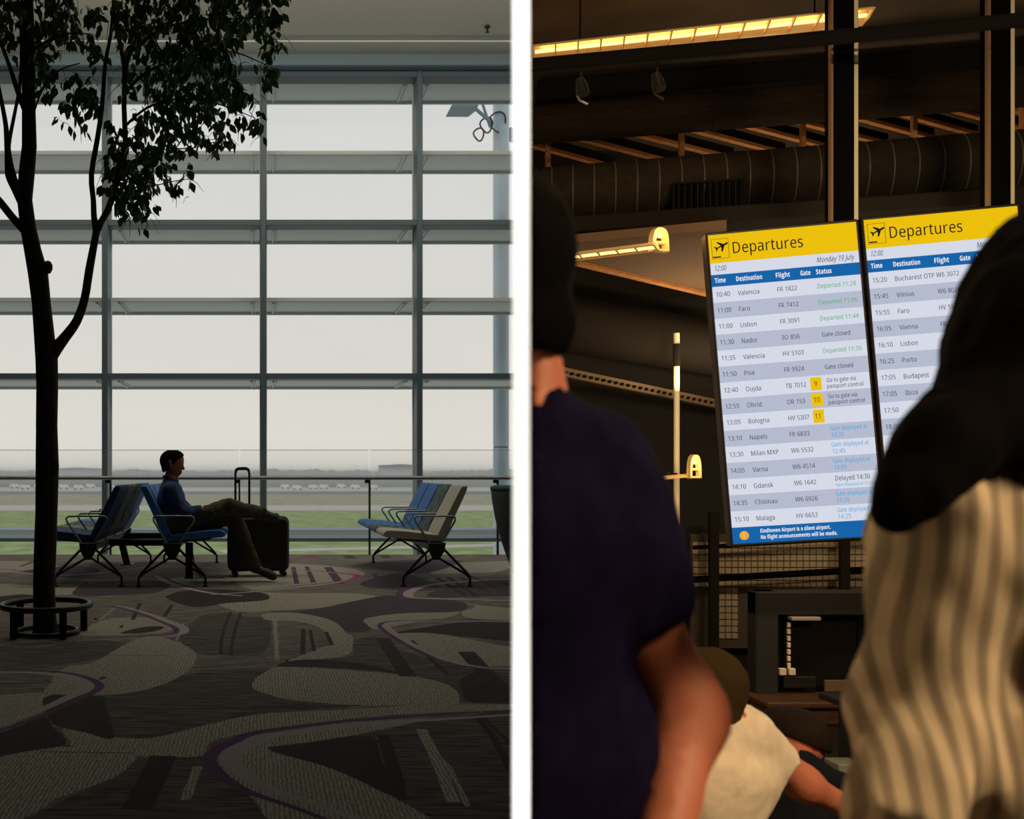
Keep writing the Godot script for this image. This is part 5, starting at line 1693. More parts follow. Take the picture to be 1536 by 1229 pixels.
	l.transform = Transform3D(Basis(Vector3.UP, PI), Vector3(w / 2, -0.78, 0.02))
	l.shadow_enabled = true
	b.add_child(l)

func boards() -> void:
	var turn := Basis(Vector3(0.9901, 0.0682, 0.1226), Vector3(-0.0639, 0.9972, -0.039), Vector3(-0.1249, 0.0308, 0.9917)).orthonormalized()
	var at := Vector3(2.2324, 2.2597, -5.0)
	board("left departures board, fully in view, morning and midday flights", Transform3D(turn, at), [
		["10:40", "Valencia", "FR 1822", "Departed 11:28"], ["11:00", "Faro", "FR 7412", "Departed 11:06"], ["11:00", "Lisbon", "FR 3091", "Departed 11:44"],
		["11:30", "Nador", "3O 856", "Gate closed"], ["11:35", "Valencia", "HV 5103", "Departed 11:36"], ["11:50", "Pisa", "FR 9924", "Gate closed"],
		["12:40", "Oujda", "TB 7012", "Go to gate via passport control", "9"], ["12:55", "Ohrid", "OR 153", "Go to gate via passport control", "10"], ["13:05", "Bologna", "HV 5307", "", "11"],
		["13:10", "Napels", "FR 6833", "Gate displayed at 12:20"], ["13:30", "Milan MXP", "W6 5532", "Gate displayed at 12:45"], ["14:05", "Varna", "W6 4514", "Gate displayed at 13:05"],
		["14:10", "Gdansk", "W6 1642", "Delayed 14:30"], ["14:35", "Chisinau", "W6 6926", "Gate displayed at 13:35"], ["15:10", "Malaga", "HV 6653", "Gate displayed at 14:25"],
	])
	board("right departures board, half hidden by the woman's dark hair", Transform3D(turn, at + turn * Vector3(0.732, 0.004, 0)), [
		["15:20", "Bucharest OTP", "W6 3072", ""], ["15:45", "Vilnius", "W6 8026", ""], ["15:55", "Faro", "HV 5511", ""], ["16:05", "Vienna", "FR 5694", ""],
		["16:10", "Lisbon", "", ""], ["16:25", "Porto", "", ""], ["17:05", "Budapest", "", ""], ["17:05", "Ibiza", "", ""], ["17:50", "", "", ""], ["18:05", "", "", ""],
	])
	# hanging posts: a black face with a thin pale edge at left and a cream strip at right
	var k := 0
	for p in [[1253, 1282, 1293, 338], [1490, 1517, 1529, 318]]:
		var d := 5.1
		var x0: float = (p[0] - 390.0) / 1500.0 * d
		var x1: float = (p[1] - 390.0) / 1500.0 * d
		var x2: float = (p[2] - 390.0) / 1500.0 * d
		var low: float = 1.06 + (710.0 - p[3]) / 1500.0 * d - 0.1
		var t := thing("hanging_post", ["black hanging post with cream strip above the left board", "black hanging post with cream strip above the right board"][k], "post", Vector3(x0, low, -d - 0.05), "posts that carry the boards")
		k += 1
		var tall := 3.9 - low
		var g := Geo.new()
		g.block(Vector3((x1 - x0) / 2, tall / 2, 0), Vector3(x1 - x0, tall, 0.1), 0.004)
		part("post_face", g, M["black paint"], t)
		g = Geo.new()
		g.block(Vector3(x1 - x0 + (x2 - x1) / 2, tall / 2, -0.01), Vector3(x2 - x1, tall, 0.07), 0.006)
		part("edge_strip", g, M["cream strip"], t, "cream strip down the right edge")
		g = Geo.new()
		g.block(Vector3(-0.006, tall / 2, 0.02), Vector3(0.012, tall, 0.03), 0.002)
		part("thin_edge", g, stuff("edge brown", rgb(140, 116, 92), 0.6) if k == 1 else M["edge brown"], t)



# ---------------------------------------------------------------- people: smooth distance fields over joints, meshed as surface nets

# bones: [a, radius at a, b, radius at b, (1 = cut flat at b)]; planes: [point, normal] keep the side the normal leaves
func flesh(bones: Array, cell: float, blend: float, planes := [], ripple := 0.0, ripple_scale := Vector3.ONE) -> Geo:
	var noise := FastNoiseLite.new()
	noise.seed = 4
	noise.frequency = 1.0
	noise.fractal_octaves = 2
	var lo := Vector3.ONE * 1e9
	var hi := -lo
	for b in bones:
		for q in [[b[0], b[1]], [b[2], b[3]]]:
			lo = lo.min(q[0] - Vector3.ONE * q[1])
			hi = hi.max(q[0] + Vector3.ONE * q[1])
	lo -= Vector3.ONE * (cell * 2.5 + blend * 0.3 + ripple)
	hi += Vector3.ONE * (cell * 2.5 + blend * 0.3 + ripple)
	var nx := int((hi.x - lo.x) / cell) + 2
	var ny := int((hi.y - lo.y) / cell) + 2
	var nz := int((hi.z - lo.z) / cell) + 2
	var field := PackedFloat32Array()
	field.resize(nx * ny * nz)
	field.fill(1.0)
	var step := 5
	var reach := cell * step * 0.87 + blend + ripple + cell
	var sx := 1
	var sy := nx
	var sz := nx * ny
	for bz in range(0, nz, step):
		for by in range(0, ny, step):
			for bx in range(0, nx, step):
				var mid := lo + Vector3(bx + step * 0.5, by + step * 0.5, bz + step * 0.5) * cell
				var near := []
				var best := 1e9
				for b in bones:
					var a: Vector3 = b[0]
					var ab: Vector3 = b[2] - a
					var t := clampf((mid - a).dot(ab) / maxf(ab.length_squared(), 1e-9), 0.0, 1.0)
					var d: float = (mid - a - ab * t).length() - lerpf(b[1], b[3], t)
					best = minf(best, d)
					if d < reach * 1.6:
						near.append(b)
				if best > reach or best < -reach:
					if best < 0.0:
						var cut := false
						for p in planes:
							if (mid - p[0]).dot(p[1]) < reach:
								cut = true
						if not cut:
							for z in range(bz, mini(nz, bz + step)):
								for y in range(by, mini(ny, by + step)):
									for x in range(bx, mini(nx, bx + step)):
										field[x + y * sy + z * sz] = -1.0
							continue
					else:
						continue
				for z in range(bz, mini(nz, bz + step)):
					for y in range(by, mini(ny, by + step)):
						for x in range(bx, mini(nx, bx + step)):
							var p := lo + Vector3(x, y, z) * cell
							var d := 1e3
							for b in near:
								var a: Vector3 = b[0]
								var ab: Vector3 = b[2] - a
								var t := (p - a).dot(ab) / maxf(ab.length_squared(), 1e-9)
								var tc := clampf(t, 0.0, 1.0)
								var e: float = (p - a - ab * tc).length() - lerpf(b[1], b[3], tc)
								if b.size() > 4:
									e = maxf(e, (t - 1.0) * ab.length())
								var h := maxf(blend - absf(d - e), 0.0) / blend
								d = minf(d, e) - h * h * blend * 0.25
							if ripple > 0.0:
								d += ripple * noise.get_noise_3dv(p * ripple_scale)
							for q in planes:
								d = maxf(d, -(p - q[0]).dot(q[1]))
							field[x + y * sy + z * sz] = d
	var g := Geo.new()
	var at := {}
	var near_axis := [sx, sy, sz]
	for z in range(1, nz - 1):
		for y in range(1, ny - 1):
			for x in range(1, nx - 1):
				var k := x + y * sy + z * sz
				var f := field[k]
				for a in 3:
					var f2 := field[k + near_axis[a]]
					if (f < 0.0) == (f2 < 0.0):
						continue
					var u: int = near_axis[(a + 1) % 3]
					var w: int = near_axis[(a + 2) % 3]
					var ids := []
					for c in [k, k - u, k - u - w, k - w]:
						if not at.has(c):
							var cx: int = c % nx
							var cy: int = (c / nx) % ny
							var cz: int = c / sz
							var sum := Vector3.ZERO
							var n := 0
							for e in 12:
								var ea := e / 4
								var o := Vector3i.ZERO
								o[(ea + 1) % 3] = e & 1
								o[(ea + 2) % 3] = (e >> 1) & 1
								var k0: int = c + o.x + o.y * sy + o.z * sz
								var g0 := field[k0]
								var g1 := field[k0 + near_axis[ea]]
								if (g0 < 0.0) != (g1 < 0.0):
									var q := Vector3(o)
									q[ea] += g0 / (g0 - g1)
									sum += q
									n += 1
							at[c] = g.v.size()
							g.v.append(lo + (Vector3(cx, cy, cz) + sum / maxf(n, 1)) * cell)
							g.n.append(Vector3.ZERO)
						ids.append(at[c])
					if f < 0.0:
						ids.reverse()
					for q in [[0, 1, 2], [0, 2, 3]]:
						g.i.append(ids[q[0]]); g.i.append(ids[q[1]]); g.i.append(ids[q[2]])
						var n: Vector3 = (g.v[ids[q[1]]] - g.v[ids[q[0]]]).cross(g.v[ids[q[2]]] - g.v[ids[q[0]]])
						for j in q:
							g.n[ids[j]] -= n
	for k in g.n.size():
		g.n[k] = g.n[k].normalized()
		g.t.append(Vector2(g.v[k].x, g.v[k].y))
	return g

# a head at c that looks along f with its crown along u; everything in head units of metres
func head_bones(c: Vector3, f: Vector3, u: Vector3) -> Array:
	f = f.normalized()
	u = (u - f * u.dot(f)).normalized()
	var s := f.cross(u)
	var at := func(x: float, y: float, z: float) -> Vector3: return c + f * x + u * y + s * z
	var b := [
		[at.call(-0.025, 0.03, 0), 0.086, at.call(0.022, 0.04, 0), 0.082], [at.call(0.03, -0.02, 0), 0.064, at.call(0.042, -0.07, 0), 0.046],
		[at.call(0.06, -0.098, 0), 0.022, at.call(0.03, -0.085, 0.0), 0.04], [at.call(0.086, 0.012, 0), 0.010, at.call(0.112, -0.03, 0), 0.013],
		[at.call(0.082, 0.022, -0.03), 0.014, at.call(0.082, 0.022, 0.03), 0.014], [at.call(0.088, -0.06, -0.018), 0.010, at.call(0.088, -0.06, 0.018), 0.010],
		[at.call(0.084, -0.074, -0.012), 0.011, at.call(0.084, -0.074, 0.012), 0.011],
	]
	for e in [-1.0, 1.0]:
		b.append([at.call(0.05, -0.02, 0.035 * e), 0.03, at.call(0.02, -0.06, 0.045 * e), 0.028])
		b.append([at.call(-0.012, -0.022, 0.082 * e), 0.010, at.call(-0.022, 0.02, 0.09 * e), 0.014])
	return b

func hair_cap(c: Vector3, f: Vector3, u: Vector3, thick: float, low: float, planes := []) -> Geo:
	f = f.normalized()
	u = (u - f * u.dot(f)).normalized()
	var b := [[c - f * 0.025 + u * 0.035, 0.088 + thick, c + f * 0.020 + u * 0.048, 0.08 + thick], [c - f * 0.05 + u * 0.02, 0.066 + thick, c - f * 0.045 + u * low, 0.05 + thick * 0.6]]
	return flesh(b, 0.006, 0.03, [[c + f * 0.052 + u * 0.045, (-f * 0.72 + u * 0.62).normalized()], [c + u * (low - 0.03), (u - f * 0.9).normalized()]] + planes, 0.003, Vector3(30, 18, 30))

# palm, four fingers and a thumb: w wrist, d along the hand, n out of the back of the hand; curl bends the fingers
func hand_bones(w: Vector3, d: Vector3, n: Vector3, side: float, curl: float) -> Array:
	d = d.normalized()
	n = (n - d * n.dot(d)).normalized()
	var s := d.cross(n) * side
	var b := [[w, 0.024, w + d * 0.03, 0.026]]
	for k in 4:
		var o := (k - 1.5) * 0.020
		var l: float = [0.068, 0.078, 0.073, 0.056][k]
		var root := w + d * 0.088 + s * o
		b.append([w + d * 0.02 + s * o * 0.6, 0.015, root, 0.0115])
		var d1 := (d - n * curl * 0.5).normalized()
		var d2 := (d - n * curl * 1.2).normalized()
		var d3 := (d - n * curl * 2.2).normalized()
		b.append([root, 0.0098, root + d1 * l * 0.45, 0.009])
		b.append([root + d1 * l * 0.45, 0.009, root + d1 * l * 0.45 + d2 * l * 0.3, 0.0082])
		b.append([root + d1 * l * 0.45 + d2 * l * 0.3, 0.0082, root + d1 * l * 0.45 + d2 * l * 0.3 + d3 * l * 0.25, 0.0074])
	var th := w + d * 0.03 - s * 0.028
	b.append([w + d * 0.015 - s * 0.01, 0.015, th, 0.0145])
	b.append([th, 0.0125, th + (d * 0.7 - s * 0.6 - n * 0.3).normalized() * 0.035, 0.011])
	b.append([th + (d * 0.7 - s * 0.6 - n * 0.3).normalized() * 0.035, 0.0105, th + (d * 0.7 - s * 0.6 - n * 0.3).normalized() * 0.035 + (d - s * 0.2 - n * 0.4).normalized() * 0.028, 0.0085])
	return b

# skin of a whole figure from its joints: trunk, neck, head, limbs; hands, feet and head with finer cells of their own
func figure(j: Dictionary, planes := [], k := 1.0, coarse := 0.014) -> Geo:
	var chest: Vector3 = j.chest
	var hip: Vector3 = j.hip
	var across: Vector3 = j.across
	var b := [
		[hip, 0.115 * k, hip.lerp(chest, 0.5), 0.105 * k], [hip.lerp(chest, 0.5), 0.105 * k, chest, 0.12 * k], [chest + across * 0.07 * k, 0.1 * k, chest - across * 0.07 * k, 0.1 * k],
		[hip + across * 0.07 * k, 0.095 * k, hip - across * 0.07 * k, 0.095 * k], [chest + Vector3(0, 0.06, 0) * k, 0.09 * k, j.neck, 0.058 * k],
		[j.neck, 0.056 * k, j.head + (j.neck - j.head) * 0.35, 0.054 * k],
	]
	for side in ["r", "l"]:
		if not j.has("shoulder_" + side):
			continue
		var sh: Vector3 = j["shoulder_" + side]
		b.append([chest.lerp(j.neck, 0.6), 0.07 * k, sh, 0.056 * k])
		b.append([sh, 0.055 * k, j["elbow_" + side], 0.041 * k])
		b.append([j["elbow_" + side], 0.041 * k, j["wrist_" + side], 0.027 * k])
	for side in ["r", "l"]:
		if not j.has("knee_" + side):
			continue
		var s := 1.0 if side == "r" else -1.0
		var top: Vector3 = hip + across * 0.09 * k * s
		b.append([top, 0.09 * k, j["knee_" + side], 0.056 * k])
		b.append([j["knee_" + side], 0.055 * k, j["ankle_" + side], 0.036 * k])
		b.append([j["ankle_" + side], 0.037 * k, j["toe_" + side], 0.026 * k])
	var g := flesh(b, coarse, 0.05 * k, planes)
	g.join(flesh(head_bones(j.head, j.look, j.crown), 0.0055, 0.022, planes))
	for side in ["r", "l"]:
		if j.has("wrist_" + side):
			var w: Vector3 = j["wrist_" + side]
			var d: Vector3 = w - j["elbow_" + side]
			g.join(flesh(hand_bones(w, j.get("reach_" + side, d), j.get("back_" + side, Vector3.UP), 1.0 if side == "r" else -1.0, 0.35), 0.005, 0.008, planes))
	return g

func person(label: String, j: Dictionary, k: float, planes: Array) -> Node3D:
	var p := thing("person", label, "person")
	part("body", figure(j, planes, k), M["skin"], p)
	return p

func shoe(p: Node3D, ankle: Vector3, toe: Vector3, planes := []) -> void:
	var d := (toe - ankle).normalized()
	var g := flesh([[ankle - Vector3(0, 0.01, 0), 0.045, ankle + Vector3(0, 0.03, 0), 0.049], [ankle - d * 0.03 - Vector3(0, 0.015, 0), 0.042, toe, 0.036], [toe - d * 0.06, 0.042, toe + d * 0.02, 0.032]], 0.008, 0.03, planes)
	part("shoe", g, M["shoe leather"], p)

func people() -> void:
	seated_traveller()
	standing_man()
	standing_woman()
	seated_pair()

# the traveller on the left: side view, legs crossed, arms in his lap
func seated_traveller() -> void:
	var j := {
		"hip": Vector3(-0.818, 0.564, -9.66), "chest": Vector3(-0.857, 0.815, -9.66), "neck": Vector3(-0.869, 0.983, -9.66), "head": Vector3(-0.844, 1.15, -9.66), "look": Vector3(1, -0.16, 0), "crown": Vector3(0.1, 1, 0), "across": Vector3(0, 0, 1),
		"shoulder_r": Vector3(-0.848, 0.902, -9.49), "elbow_r": Vector3(-0.711, 0.695, -9.44), "wrist_r": Vector3(-0.53, 0.715, -9.57), "shoulder_l": Vector3(-0.872, 0.896, -9.83), "elbow_l": Vector3(-0.725, 0.685, -9.88), "wrist_l": Vector3(-0.524, 0.717, -9.7),
		"knee_r": Vector3(-0.301, 0.74, -9.6), "ankle_r": Vector3(0.019, 0.665, -9.72), "toe_r": Vector3(0.136, 0.625, -9.73), "knee_l": Vector3(-0.248, 0.63, -9.78), "ankle_l": Vector3(-0.046, 0.139, -9.8), "toe_l": Vector3(0.117, 0.058, -9.76),
	}
	var p := person("man in a blue shirt seated cross legged in profile by the window", j, 0.98, [])
	var hip: Vector3 = j.hip
	var chest: Vector3 = j.chest
	var shirt := [
		[hip, 0.127, hip.lerp(chest, 0.5), 0.122], [hip.lerp(chest, 0.5), 0.122, chest, 0.128], [chest + Vector3(0, 0, 0.08), 0.106, chest - Vector3(0, 0, 0.08), 0.106], [chest + Vector3(0, 0.06, 0), 0.094, Vector3(-0.863, 0.976, -9.66), 0.066],
		[hip + Vector3(0.02, 0.03, 0.06), 0.105, hip + Vector3(0.02, 0.03, -0.06), 0.105],
	]
	for s in ["r", "l"]:
		shirt.append([chest.lerp(j.neck, 0.6), 0.078, j["shoulder_" + s], 0.068])
		shirt.append([j["shoulder_" + s], 0.066, j["elbow_" + s], 0.053])
		shirt.append([j["elbow_" + s], 0.053, j["elbow_" + s].lerp(j["wrist_" + s], 0.75), 0.042, 1])
	part("shirt", flesh(shirt, 0.011, 0.045, [], 0.012, Vector3(11, 9, 11)), M["denim shirt"], p)
	var collar := Geo.new()
	var ring := []
	for k in 17:
		var a := TAU * k / 16
		ring.append(Vector3(-0.863, 0.992, -9.66) + Vector3(cos(a) * 0.064, 0.012 - cos(a) * 0.022, sin(a) * 0.062))
	collar.tube(ring, [0.016], 8, false)
	part("collar", collar, M["denim shirt"], p)
	var legs := [[hip + Vector3(-0.02, -0.01, 0.09), 0.113, hip + Vector3(-0.02, -0.01, -0.09), 0.113]]
	for s in [["r", 1.0], ["l", -1.0]]:
		legs.append([hip + Vector3(0, -0.01, 0.09 * s[1]), 0.107, j["knee_" + s[0]], 0.076])
		legs.append([j["knee_" + s[0]], 0.075, j["knee_" + s[0]].lerp(j["ankle_" + s[0]], 1.0), 0.062, 1])
	part("trousers", flesh(legs, 0.011, 0.035, [], 0.014, Vector3(9, 9, 9)), M["khaki cloth"], p)
	part("hair", hair_cap(j.head, j.look, j.crown, 0.009, -0.05), M["hair black"], p)
	for s in ["r", "l"]:
		shoe(p, j["ankle_" + s], j["toe_" + s])

# left foreground of the hall: a man from behind, close against the partition
func standing_man() -> void:
	var n := Vector3(0.9677, 0, 0.2521)
	var wall := [[n * 0.0088, n]]
	var j := {
		"hip": Vector3(0.294, 0.508, -1.2), "chest": Vector3(0.294, 0.948, -1.2), "neck": Vector3(0.294, 1.172, -1.2), "head": Vector3(0.266, 1.298, -1.2), "look": Vector3(0.05, 0.15, -1), "crown": Vector3(0, 1, 0.15), "across": Vector3(1, 0, 0),
		"shoulder_r": Vector3(0.374, 1.054, -1.2), "elbow_r": Vector3(0.509, 0.772, -1.2), "wrist_r": Vector3(0.42, 0.622, -1.06), "reach_r": Vector3(-0.2, -1, -0.25), "back_r": Vector3(1, 0, 0.2),
		"knee_r": Vector3(0.40, 0.07, -1.2), "ankle_r": Vector3(0.40, -0.37, -1.17), "toe_r": Vector3(0.42, -0.415, -1.32),
	}
	var p := person("man in a dark purple T-shirt seen from behind beside the partition", j, 1.0, wall)
	var hip: Vector3 = j.hip
	var chest: Vector3 = j.chest
	var shirt := [
		[hip, 0.135, hip.lerp(chest, 0.5), 0.135], [hip.lerp(chest, 0.5), 0.135, chest, 0.145], [chest - Vector3(0.08, 0, 0), 0.125, chest + Vector3(0.08, 0.02, 0), 0.125], [hip - Vector3(0.07, 0, 0), 0.115, hip + Vector3(0.07, 0, 0), 0.115],
		[hip.lerp(chest, 0.5) - Vector3(0.06, 0, 0), 0.115, hip.lerp(chest, 0.5) + Vector3(0.06, 0, 0), 0.115], [chest + Vector3(0.05, 0.08, 0), 0.11, j.shoulder_r, 0.07],
		[chest + Vector3(0, 0.1, 0), 0.1, Vector3(0.296, 1.134, -1.2), 0.07], [Vector3(0.294, 1.112, -1.2), 0.066, j.shoulder_r, 0.064], [j.shoulder_r, 0.067, j.shoulder_r.lerp(j.elbow_r, 0.57), 0.062, 1],
	]
	part("shirt", flesh(shirt, 0.01, 0.05, wall, 0.012, Vector3(9, 5, 9)), M["purple shirt"], p)
	var legs := [[hip + Vector3(-0.07, -0.02, 0), 0.12, hip + Vector3(0.07, -0.02, 0), 0.12], [hip + Vector3(0.09, -0.04, 0), 0.112, j.knee_r, 0.078], [j.knee_r, 0.077, j.knee_r.lerp(j.ankle_r, 0.97), 0.062, 1]]
	part("trousers", flesh(legs, 0.016, 0.04, wall), M["navy jacket"], p)
	var c: Vector3 = j.head
	var locks := [[c + Vector3(0, 0.035, 0.012), 0.1, c + Vector3(0, 0.05, -0.03), 0.092], [c + Vector3(0.004, -0.01, 0.02), 0.096, c + Vector3(0.028, -0.06, 0.026), 0.074]]
	part("hair", flesh(locks, 0.006, 0.04, wall + [[c + Vector3(0, -0.098, 0), Vector3(0, 1, 0)], [c + Vector3(0, 0, -0.06), Vector3(0, 0.35, 0.94)]], 0.003, Vector3(30, 18, 30)), M["hair black"], p)
	shoe(p, j.ankle_r, j.toe_r, wall)

# right foreground of the hall: a woman from behind with long dark hair and a striped shirt
func standing_woman() -> void:
	var d := 1.15
	var j := {
		"hip": Vector3(0.897, 0.585, -1.15), "chest": Vector3(0.897, 0.891, -1.15), "neck": Vector3(0.916, 1.075, -1.15), "head": Vector3(0.937, 1.233, -1.13), "look": Vector3(-0.55, 0.15, -1), "crown": Vector3(0, 1, 0.1), "across": Vector3(0.95, 0, -0.3),
		"shoulder_r": Vector3(1.06, 0.988, -1.2), "elbow_r": Vector3(1.096, 0.708, -1.2), "wrist_r": Vector3(0.975, 0.554, -1.1), "shoulder_l": Vector3(0.759, 0.994, -1.1), "elbow_l": Vector3(0.716, 0.797, -1.08), "wrist_l": Vector3(0.614, 0.675, -0.98),
		"reach_l": Vector3(-0.3, -1, -0.2), "back_l": Vector3(-1, 0.2, 0.2), "reach_r": Vector3(0, -1, -0.2), "back_r": Vector3(1, 0, 0),
		"knee_r": Vector3(1.0, 0.04, -1.22), "ankle_r": Vector3(1.0, -0.37, -1.2), "toe_r": Vector3(0.98, -0.415, -1.34), "knee_l": Vector3(0.82, 0.04, -1.12), "ankle_l": Vector3(0.82, -0.37, -1.1), "toe_l": Vector3(0.8, -0.415, -1.24),
	}
	var p := person("woman with long dark hair and a beige striped shirt seen from behind", j, 0.94, [])
	var hip: Vector3 = j.hip
	var chest: Vector3 = j.chest
	var ax: Vector3 = j.across
	var shirt := [
		[hip + ax * 0.07, 0.13, hip - ax * 0.07, 0.13], [hip, 0.14, chest, 0.135], [chest + ax * 0.06, 0.115, chest - ax * 0.06, 0.115], [hip.lerp(chest, 0.5) + ax * 0.05, 0.115, hip.lerp(chest, 0.5) - ax * 0.06, 0.12],
		[chest + Vector3(0, 0.08, 0), 0.1, Vector3(0.899, 1.041, -1.15), 0.075],
	]
	for s in ["r", "l"]:
		shirt.append([Vector3(0.899, 1.033, -1.15), 0.07, j["shoulder_" + s], 0.064])
		shirt.append([chest + (j["shoulder_" + s] - chest) * 0.4, 0.11, j["shoulder_" + s], 0.07])
		shirt.append([j["shoulder_" + s], 0.067, j["elbow_" + s], 0.056])
		shirt.append([j["elbow_" + s], 0.058, j["elbow_" + s].lerp(j["wrist_" + s], 0.85), 0.05, 1])
	var g := flesh(shirt, 0.009, 0.045, [], 0.016, Vector3(10, 6, 10))
	# woven stripes follow the cloth: across the body, with a wobble from the folds
	for k in g.v.size():
		var v := g.v[k]
		g.t[k] = Vector2((v.x + v.z * 0.35 + 0.010 * sin(v.y * 13.0 + v.x * 4.0) + 0.003 * sin(v.y * 31.0 + v.x * 9.0)) / 0.0245, v.y)
	var cloth := stuff("striped cloth", Color.WHITE, 0.9)
	var im := Image.create(64, 4, false, Image.FORMAT_RGB8)
	for x in 64:
		for y in 4:
			im.set_pixel(x, y, rgb(190, 172, 142).lerp(rgb(134, 120, 98), smoothstep(0.35, 0.8, 0.5 + 0.5 * cos(TAU * x / 64.0))))
	cloth.albedo_texture = ImageTexture.create_from_image(im)
	part("shirt", g, cloth, p, "beige shirt with darker stripes")
	var legs := [[hip + ax * 0.06 - Vector3(0, 0.09, 0), 0.112, hip - ax * 0.06 - Vector3(0, 0.09, 0), 0.112], [hip + ax * 0.08 - Vector3(0, 0.1, 0), 0.1, j.knee_r, 0.07], [hip - ax * 0.08 - Vector3(0, 0.1, 0), 0.1, j.knee_l, 0.07], [j.knee_r, 0.068, j.ankle_r, 0.05], [j.knee_l, 0.068, j.ankle_l, 0.05]]
	part("trousers", flesh(legs, 0.018, 0.04), M["navy jacket"], p)
	var hair := [
		[Vector3(0.929, 1.271, -1.14), 0.104, Vector3(0.907, 1.217, -1.12), 0.098], [Vector3(0.896, 1.224, -1.12), 0.088, Vector3(0.812, 1.146, -1.08), 0.062], [Vector3(0.812, 1.15, -1.08), 0.06, Vector3(0.735, 1.102, -1.05), 0.036],
		[Vector3(0.735, 1.102, -1.05), 0.036, Vector3(0.674, 1.048, -1.03), 0.026], [Vector3(0.871, 1.211, -1.08), 0.09, Vector3(0.862, 1.124, -1.06), 0.07], [Vector3(0.697, 1.074, -1.04), 0.03, Vector3(0.645, 1.019, -1.02), 0.017],
	]
	var locks := flesh(hair, 0.0075, 0.05, [], 0.005, Vector3(26, 7, 26))
	locks.join(hair_cap(j.head, j.look, j.crown, 0.01, -0.1))
	part("hair", locks, M["hair black"], p)
	for s in ["r", "l"]:
		shoe(p, j["ankle_" + s], j["toe_" + s])

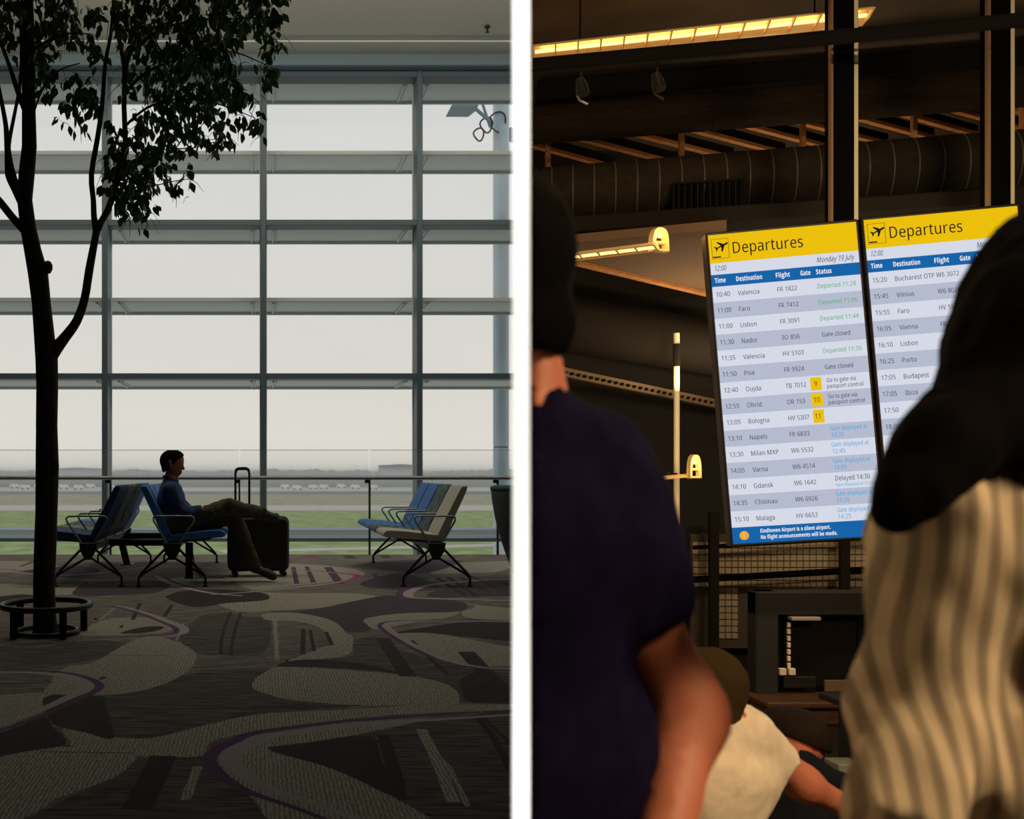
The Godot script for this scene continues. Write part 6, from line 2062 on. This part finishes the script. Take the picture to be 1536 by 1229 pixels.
# lower middle of the hall: two people sitting low, from behind
func seated_pair() -> void:
	var bench_top := Geo.new()
	var seat := thing("low_bench", "low dark bench under the two seated people at the bottom", "bench", Vector3(1.32, HALL_FLOOR, -2.65))
	bench_top.block(Vector3(0, 0.19, 0), Vector3(0.7, 0.06, 0.34), 0.012)
	part("seat", bench_top, M["desk wood"], seat)
	for x in [-0.28, 0.28]:
		var leg := Geo.new()
		leg.block(Vector3(x, 0.08, 0), Vector3(0.05, 0.16, 0.28), 0.006)
		part("leg", leg, M["black paint"], seat)
	var j := {
		"hip": Vector3(1.16, -0.1, -2.62), "chest": Vector3(1.176, 0.257, -2.62), "neck": Vector3(1.196, 0.41, -2.62), "head": Vector3(1.185, 0.464, -2.66), "look": Vector3(-0.1, -0.3, -1), "crown": Vector3(0, 1, -0.2), "across": Vector3(0.96, 0.1, -0.2),
		"shoulder_r": Vector3(1.273, 0.379, -2.62), "elbow_r": Vector3(1.445, 0.234, -2.66), "wrist_r": Vector3(1.668, 0.11, -2.75), "reach_r": Vector3(1, -0.25, -0.3), "shoulder_l": Vector3(1.065, 0.37, -2.62), "elbow_l": Vector3(0.996, 0.152, -2.62), "wrist_l": Vector3(1.12, -0.06, -2.8), "reach_l": Vector3(0.2, -0.3, -1),
		"knee_r": Vector3(1.3, -0.02, -3.02), "ankle_r": Vector3(1.3, -0.39, -3.05), "toe_r": Vector3(1.31, -0.415, -3.18), "knee_l": Vector3(1.08, -0.02, -3.02), "ankle_l": Vector3(1.08, -0.39, -3.05), "toe_l": Vector3(1.07, -0.415, -3.18),
	}
	var p := person("person in a white T-shirt leaning with bare arm stretched right", j, 0.96, [])
	var hip: Vector3 = j.hip
	var chest: Vector3 = j.chest
	var ax: Vector3 = j.across
	var shirt := [[hip + ax * 0.06, 0.12, hip - ax * 0.06, 0.12], [hip, 0.13, chest, 0.135], [chest + ax * 0.07, 0.116, chest - ax * 0.07, 0.116], [chest + Vector3(0, 0.06, 0), 0.106, Vector3(1.193, 0.386, -2.62), 0.07]]
	for s in ["r", "l"]:
		shirt.append([Vector3(1.191, 0.382, -2.62), 0.066, j["shoulder_" + s], 0.06])
		shirt.append([j["shoulder_" + s], 0.062, j["shoulder_" + s].lerp(j["elbow_" + s], 0.62), 0.056, 1])
	part("shirt", flesh(shirt, 0.009, 0.04, [], 0.006, Vector3(12, 9, 12)), M["white shirt"], p)
	var legs := [[hip + ax * 0.08, 0.11, hip - ax * 0.08, 0.11], [hip + ax * 0.09, 0.105, j.knee_r, 0.075], [hip - ax * 0.09, 0.105, j.knee_l, 0.075], [j.knee_r, 0.072, j.ankle_r, 0.055], [j.knee_l, 0.072, j.ankle_l, 0.055]]
	part("trousers", flesh(legs, 0.016, 0.04), M["navy jacket"], p)
	part("hair", hair_cap(j.head, j.look, j.crown, 0.007, -0.07), M["olive"], p)
	for s in ["r", "l"]:
		shoe(p, j["ankle_" + s], j["toe_" + s])
	# the second, short haired, in a dark jacket
	var at := Vector3(1.62, 0, -3.0)
	j = {
		"hip": Vector3(1.6, -0.12, -3.0), "chest": Vector3(1.62, 0.01, -3), "neck": Vector3(1.628, 0.156, -3), "head": Vector3(1.702, 0.181, -3.2), "look": Vector3(-0.45, -0.2, -0.9), "crown": Vector3(0, 1, 0), "across": Vector3(0.75, 0, -0.6),
		"shoulder_r": Vector3(1.731, 0.096, -2.95), "elbow_r": Vector3(1.79, -0.159, -2.95), "wrist_r": Vector3(1.835, -0.348, -3.2), "shoulder_l": Vector3(1.54, 0.037, -3.1), "elbow_l": Vector3(1.502, -0.221, -3.15), "wrist_l": Vector3(1.675, -0.392, -3.35),
		"knee_r": Vector3(1.6, -0.03, -3.42), "ankle_r": Vector3(1.62, -0.39, -3.4), "toe_r": Vector3(1.55, -0.415, -3.52), "knee_l": Vector3(1.4, -0.03, -3.36), "ankle_l": Vector3(1.4, -0.39, -3.36), "toe_l": Vector3(1.32, -0.415, -3.46),
	}
	p = person("person with cropped dark hair and dark jacket seated behind the stretched arm", j, 0.94, [])
	hip = j.hip
	chest = j.chest
	ax = j.across
	var jacket := [[hip + ax * 0.06, 0.13, hip - ax * 0.06, 0.13], [hip, 0.13, chest, 0.135], [chest + ax * 0.06, 0.115, chest - ax * 0.06, 0.115], [chest + Vector3(0, 0.06, 0), 0.1, Vector3(1.628, 0.136, -3), 0.072]]
	for s in ["r", "l"]:
		jacket.append([Vector3(1.628, 0.132, -3), 0.07, j["shoulder_" + s], 0.068])
		jacket.append([j["shoulder_" + s], 0.068, j["elbow_" + s], 0.056])
		jacket.append([j["elbow_" + s], 0.056, j["elbow_" + s].lerp(j["wrist_" + s], 0.9), 0.046, 1])
	part("jacket", flesh(jacket, 0.011, 0.045, [], 0.012, Vector3(9, 9, 9)), M["navy jacket"], p)
	legs = [[hip + ax * 0.08, 0.115, hip - ax * 0.08, 0.115], [hip + ax * 0.09, 0.105, j.knee_r, 0.075], [hip - ax * 0.09, 0.105, j.knee_l, 0.075], [j.knee_r, 0.072, j.ankle_r, 0.055], [j.knee_l, 0.072, j.ankle_l, 0.055]]
	part("trousers", flesh(legs, 0.016, 0.04), M["navy jacket"], p)
	var c: Vector3 = j.head
	part("hair", hair_cap(c, j.look, j.crown, 0.004, 0.02, [[c + Vector3(0, 0.025, 0), Vector3(0.35, 0.9, -0.1).normalized()]]), M["hair brown"], p)
	var chain := Geo.new()
	var ring := []
	for k in 25:
		var a := TAU * k / 24
		ring.append(Vector3(1.628, 0.164, -3) + Vector3(cos(a) * 0.068, 0.008 * cos(a), sin(a) * 0.066))
	chain.tube(ring, [0.0035], 6, false)
	part("necklace", chain, M["dark steel"], p)
	for s in ["r", "l"]:
		shoe(p, j["ankle_" + s], j["toe_" + s])
	var stool := thing("low_stool", "low dark stool under the person in the dark jacket", "stool", Vector3(1.6, HALL_FLOOR, -3.02))
	var g := Geo.new()
	g.lathe([Vector2(0, 0.16), Vector2(0.16, 0.16), Vector2(0.17, 0.18), Vector2(0.16, 0.205), Vector2(0, 0.21)], Vector3.ZERO, 24)
	part("seat", g, M["black plastic"], stool)
	g = Geo.new()
	g.lathe([Vector2(0, 0), Vector2(0.13, 0), Vector2(0.06, 0.05), Vector2(0.05, 0.16), Vector2(0, 0.16)], Vector3.ZERO, 20)
	part("base", g, M["dark steel"], stool)
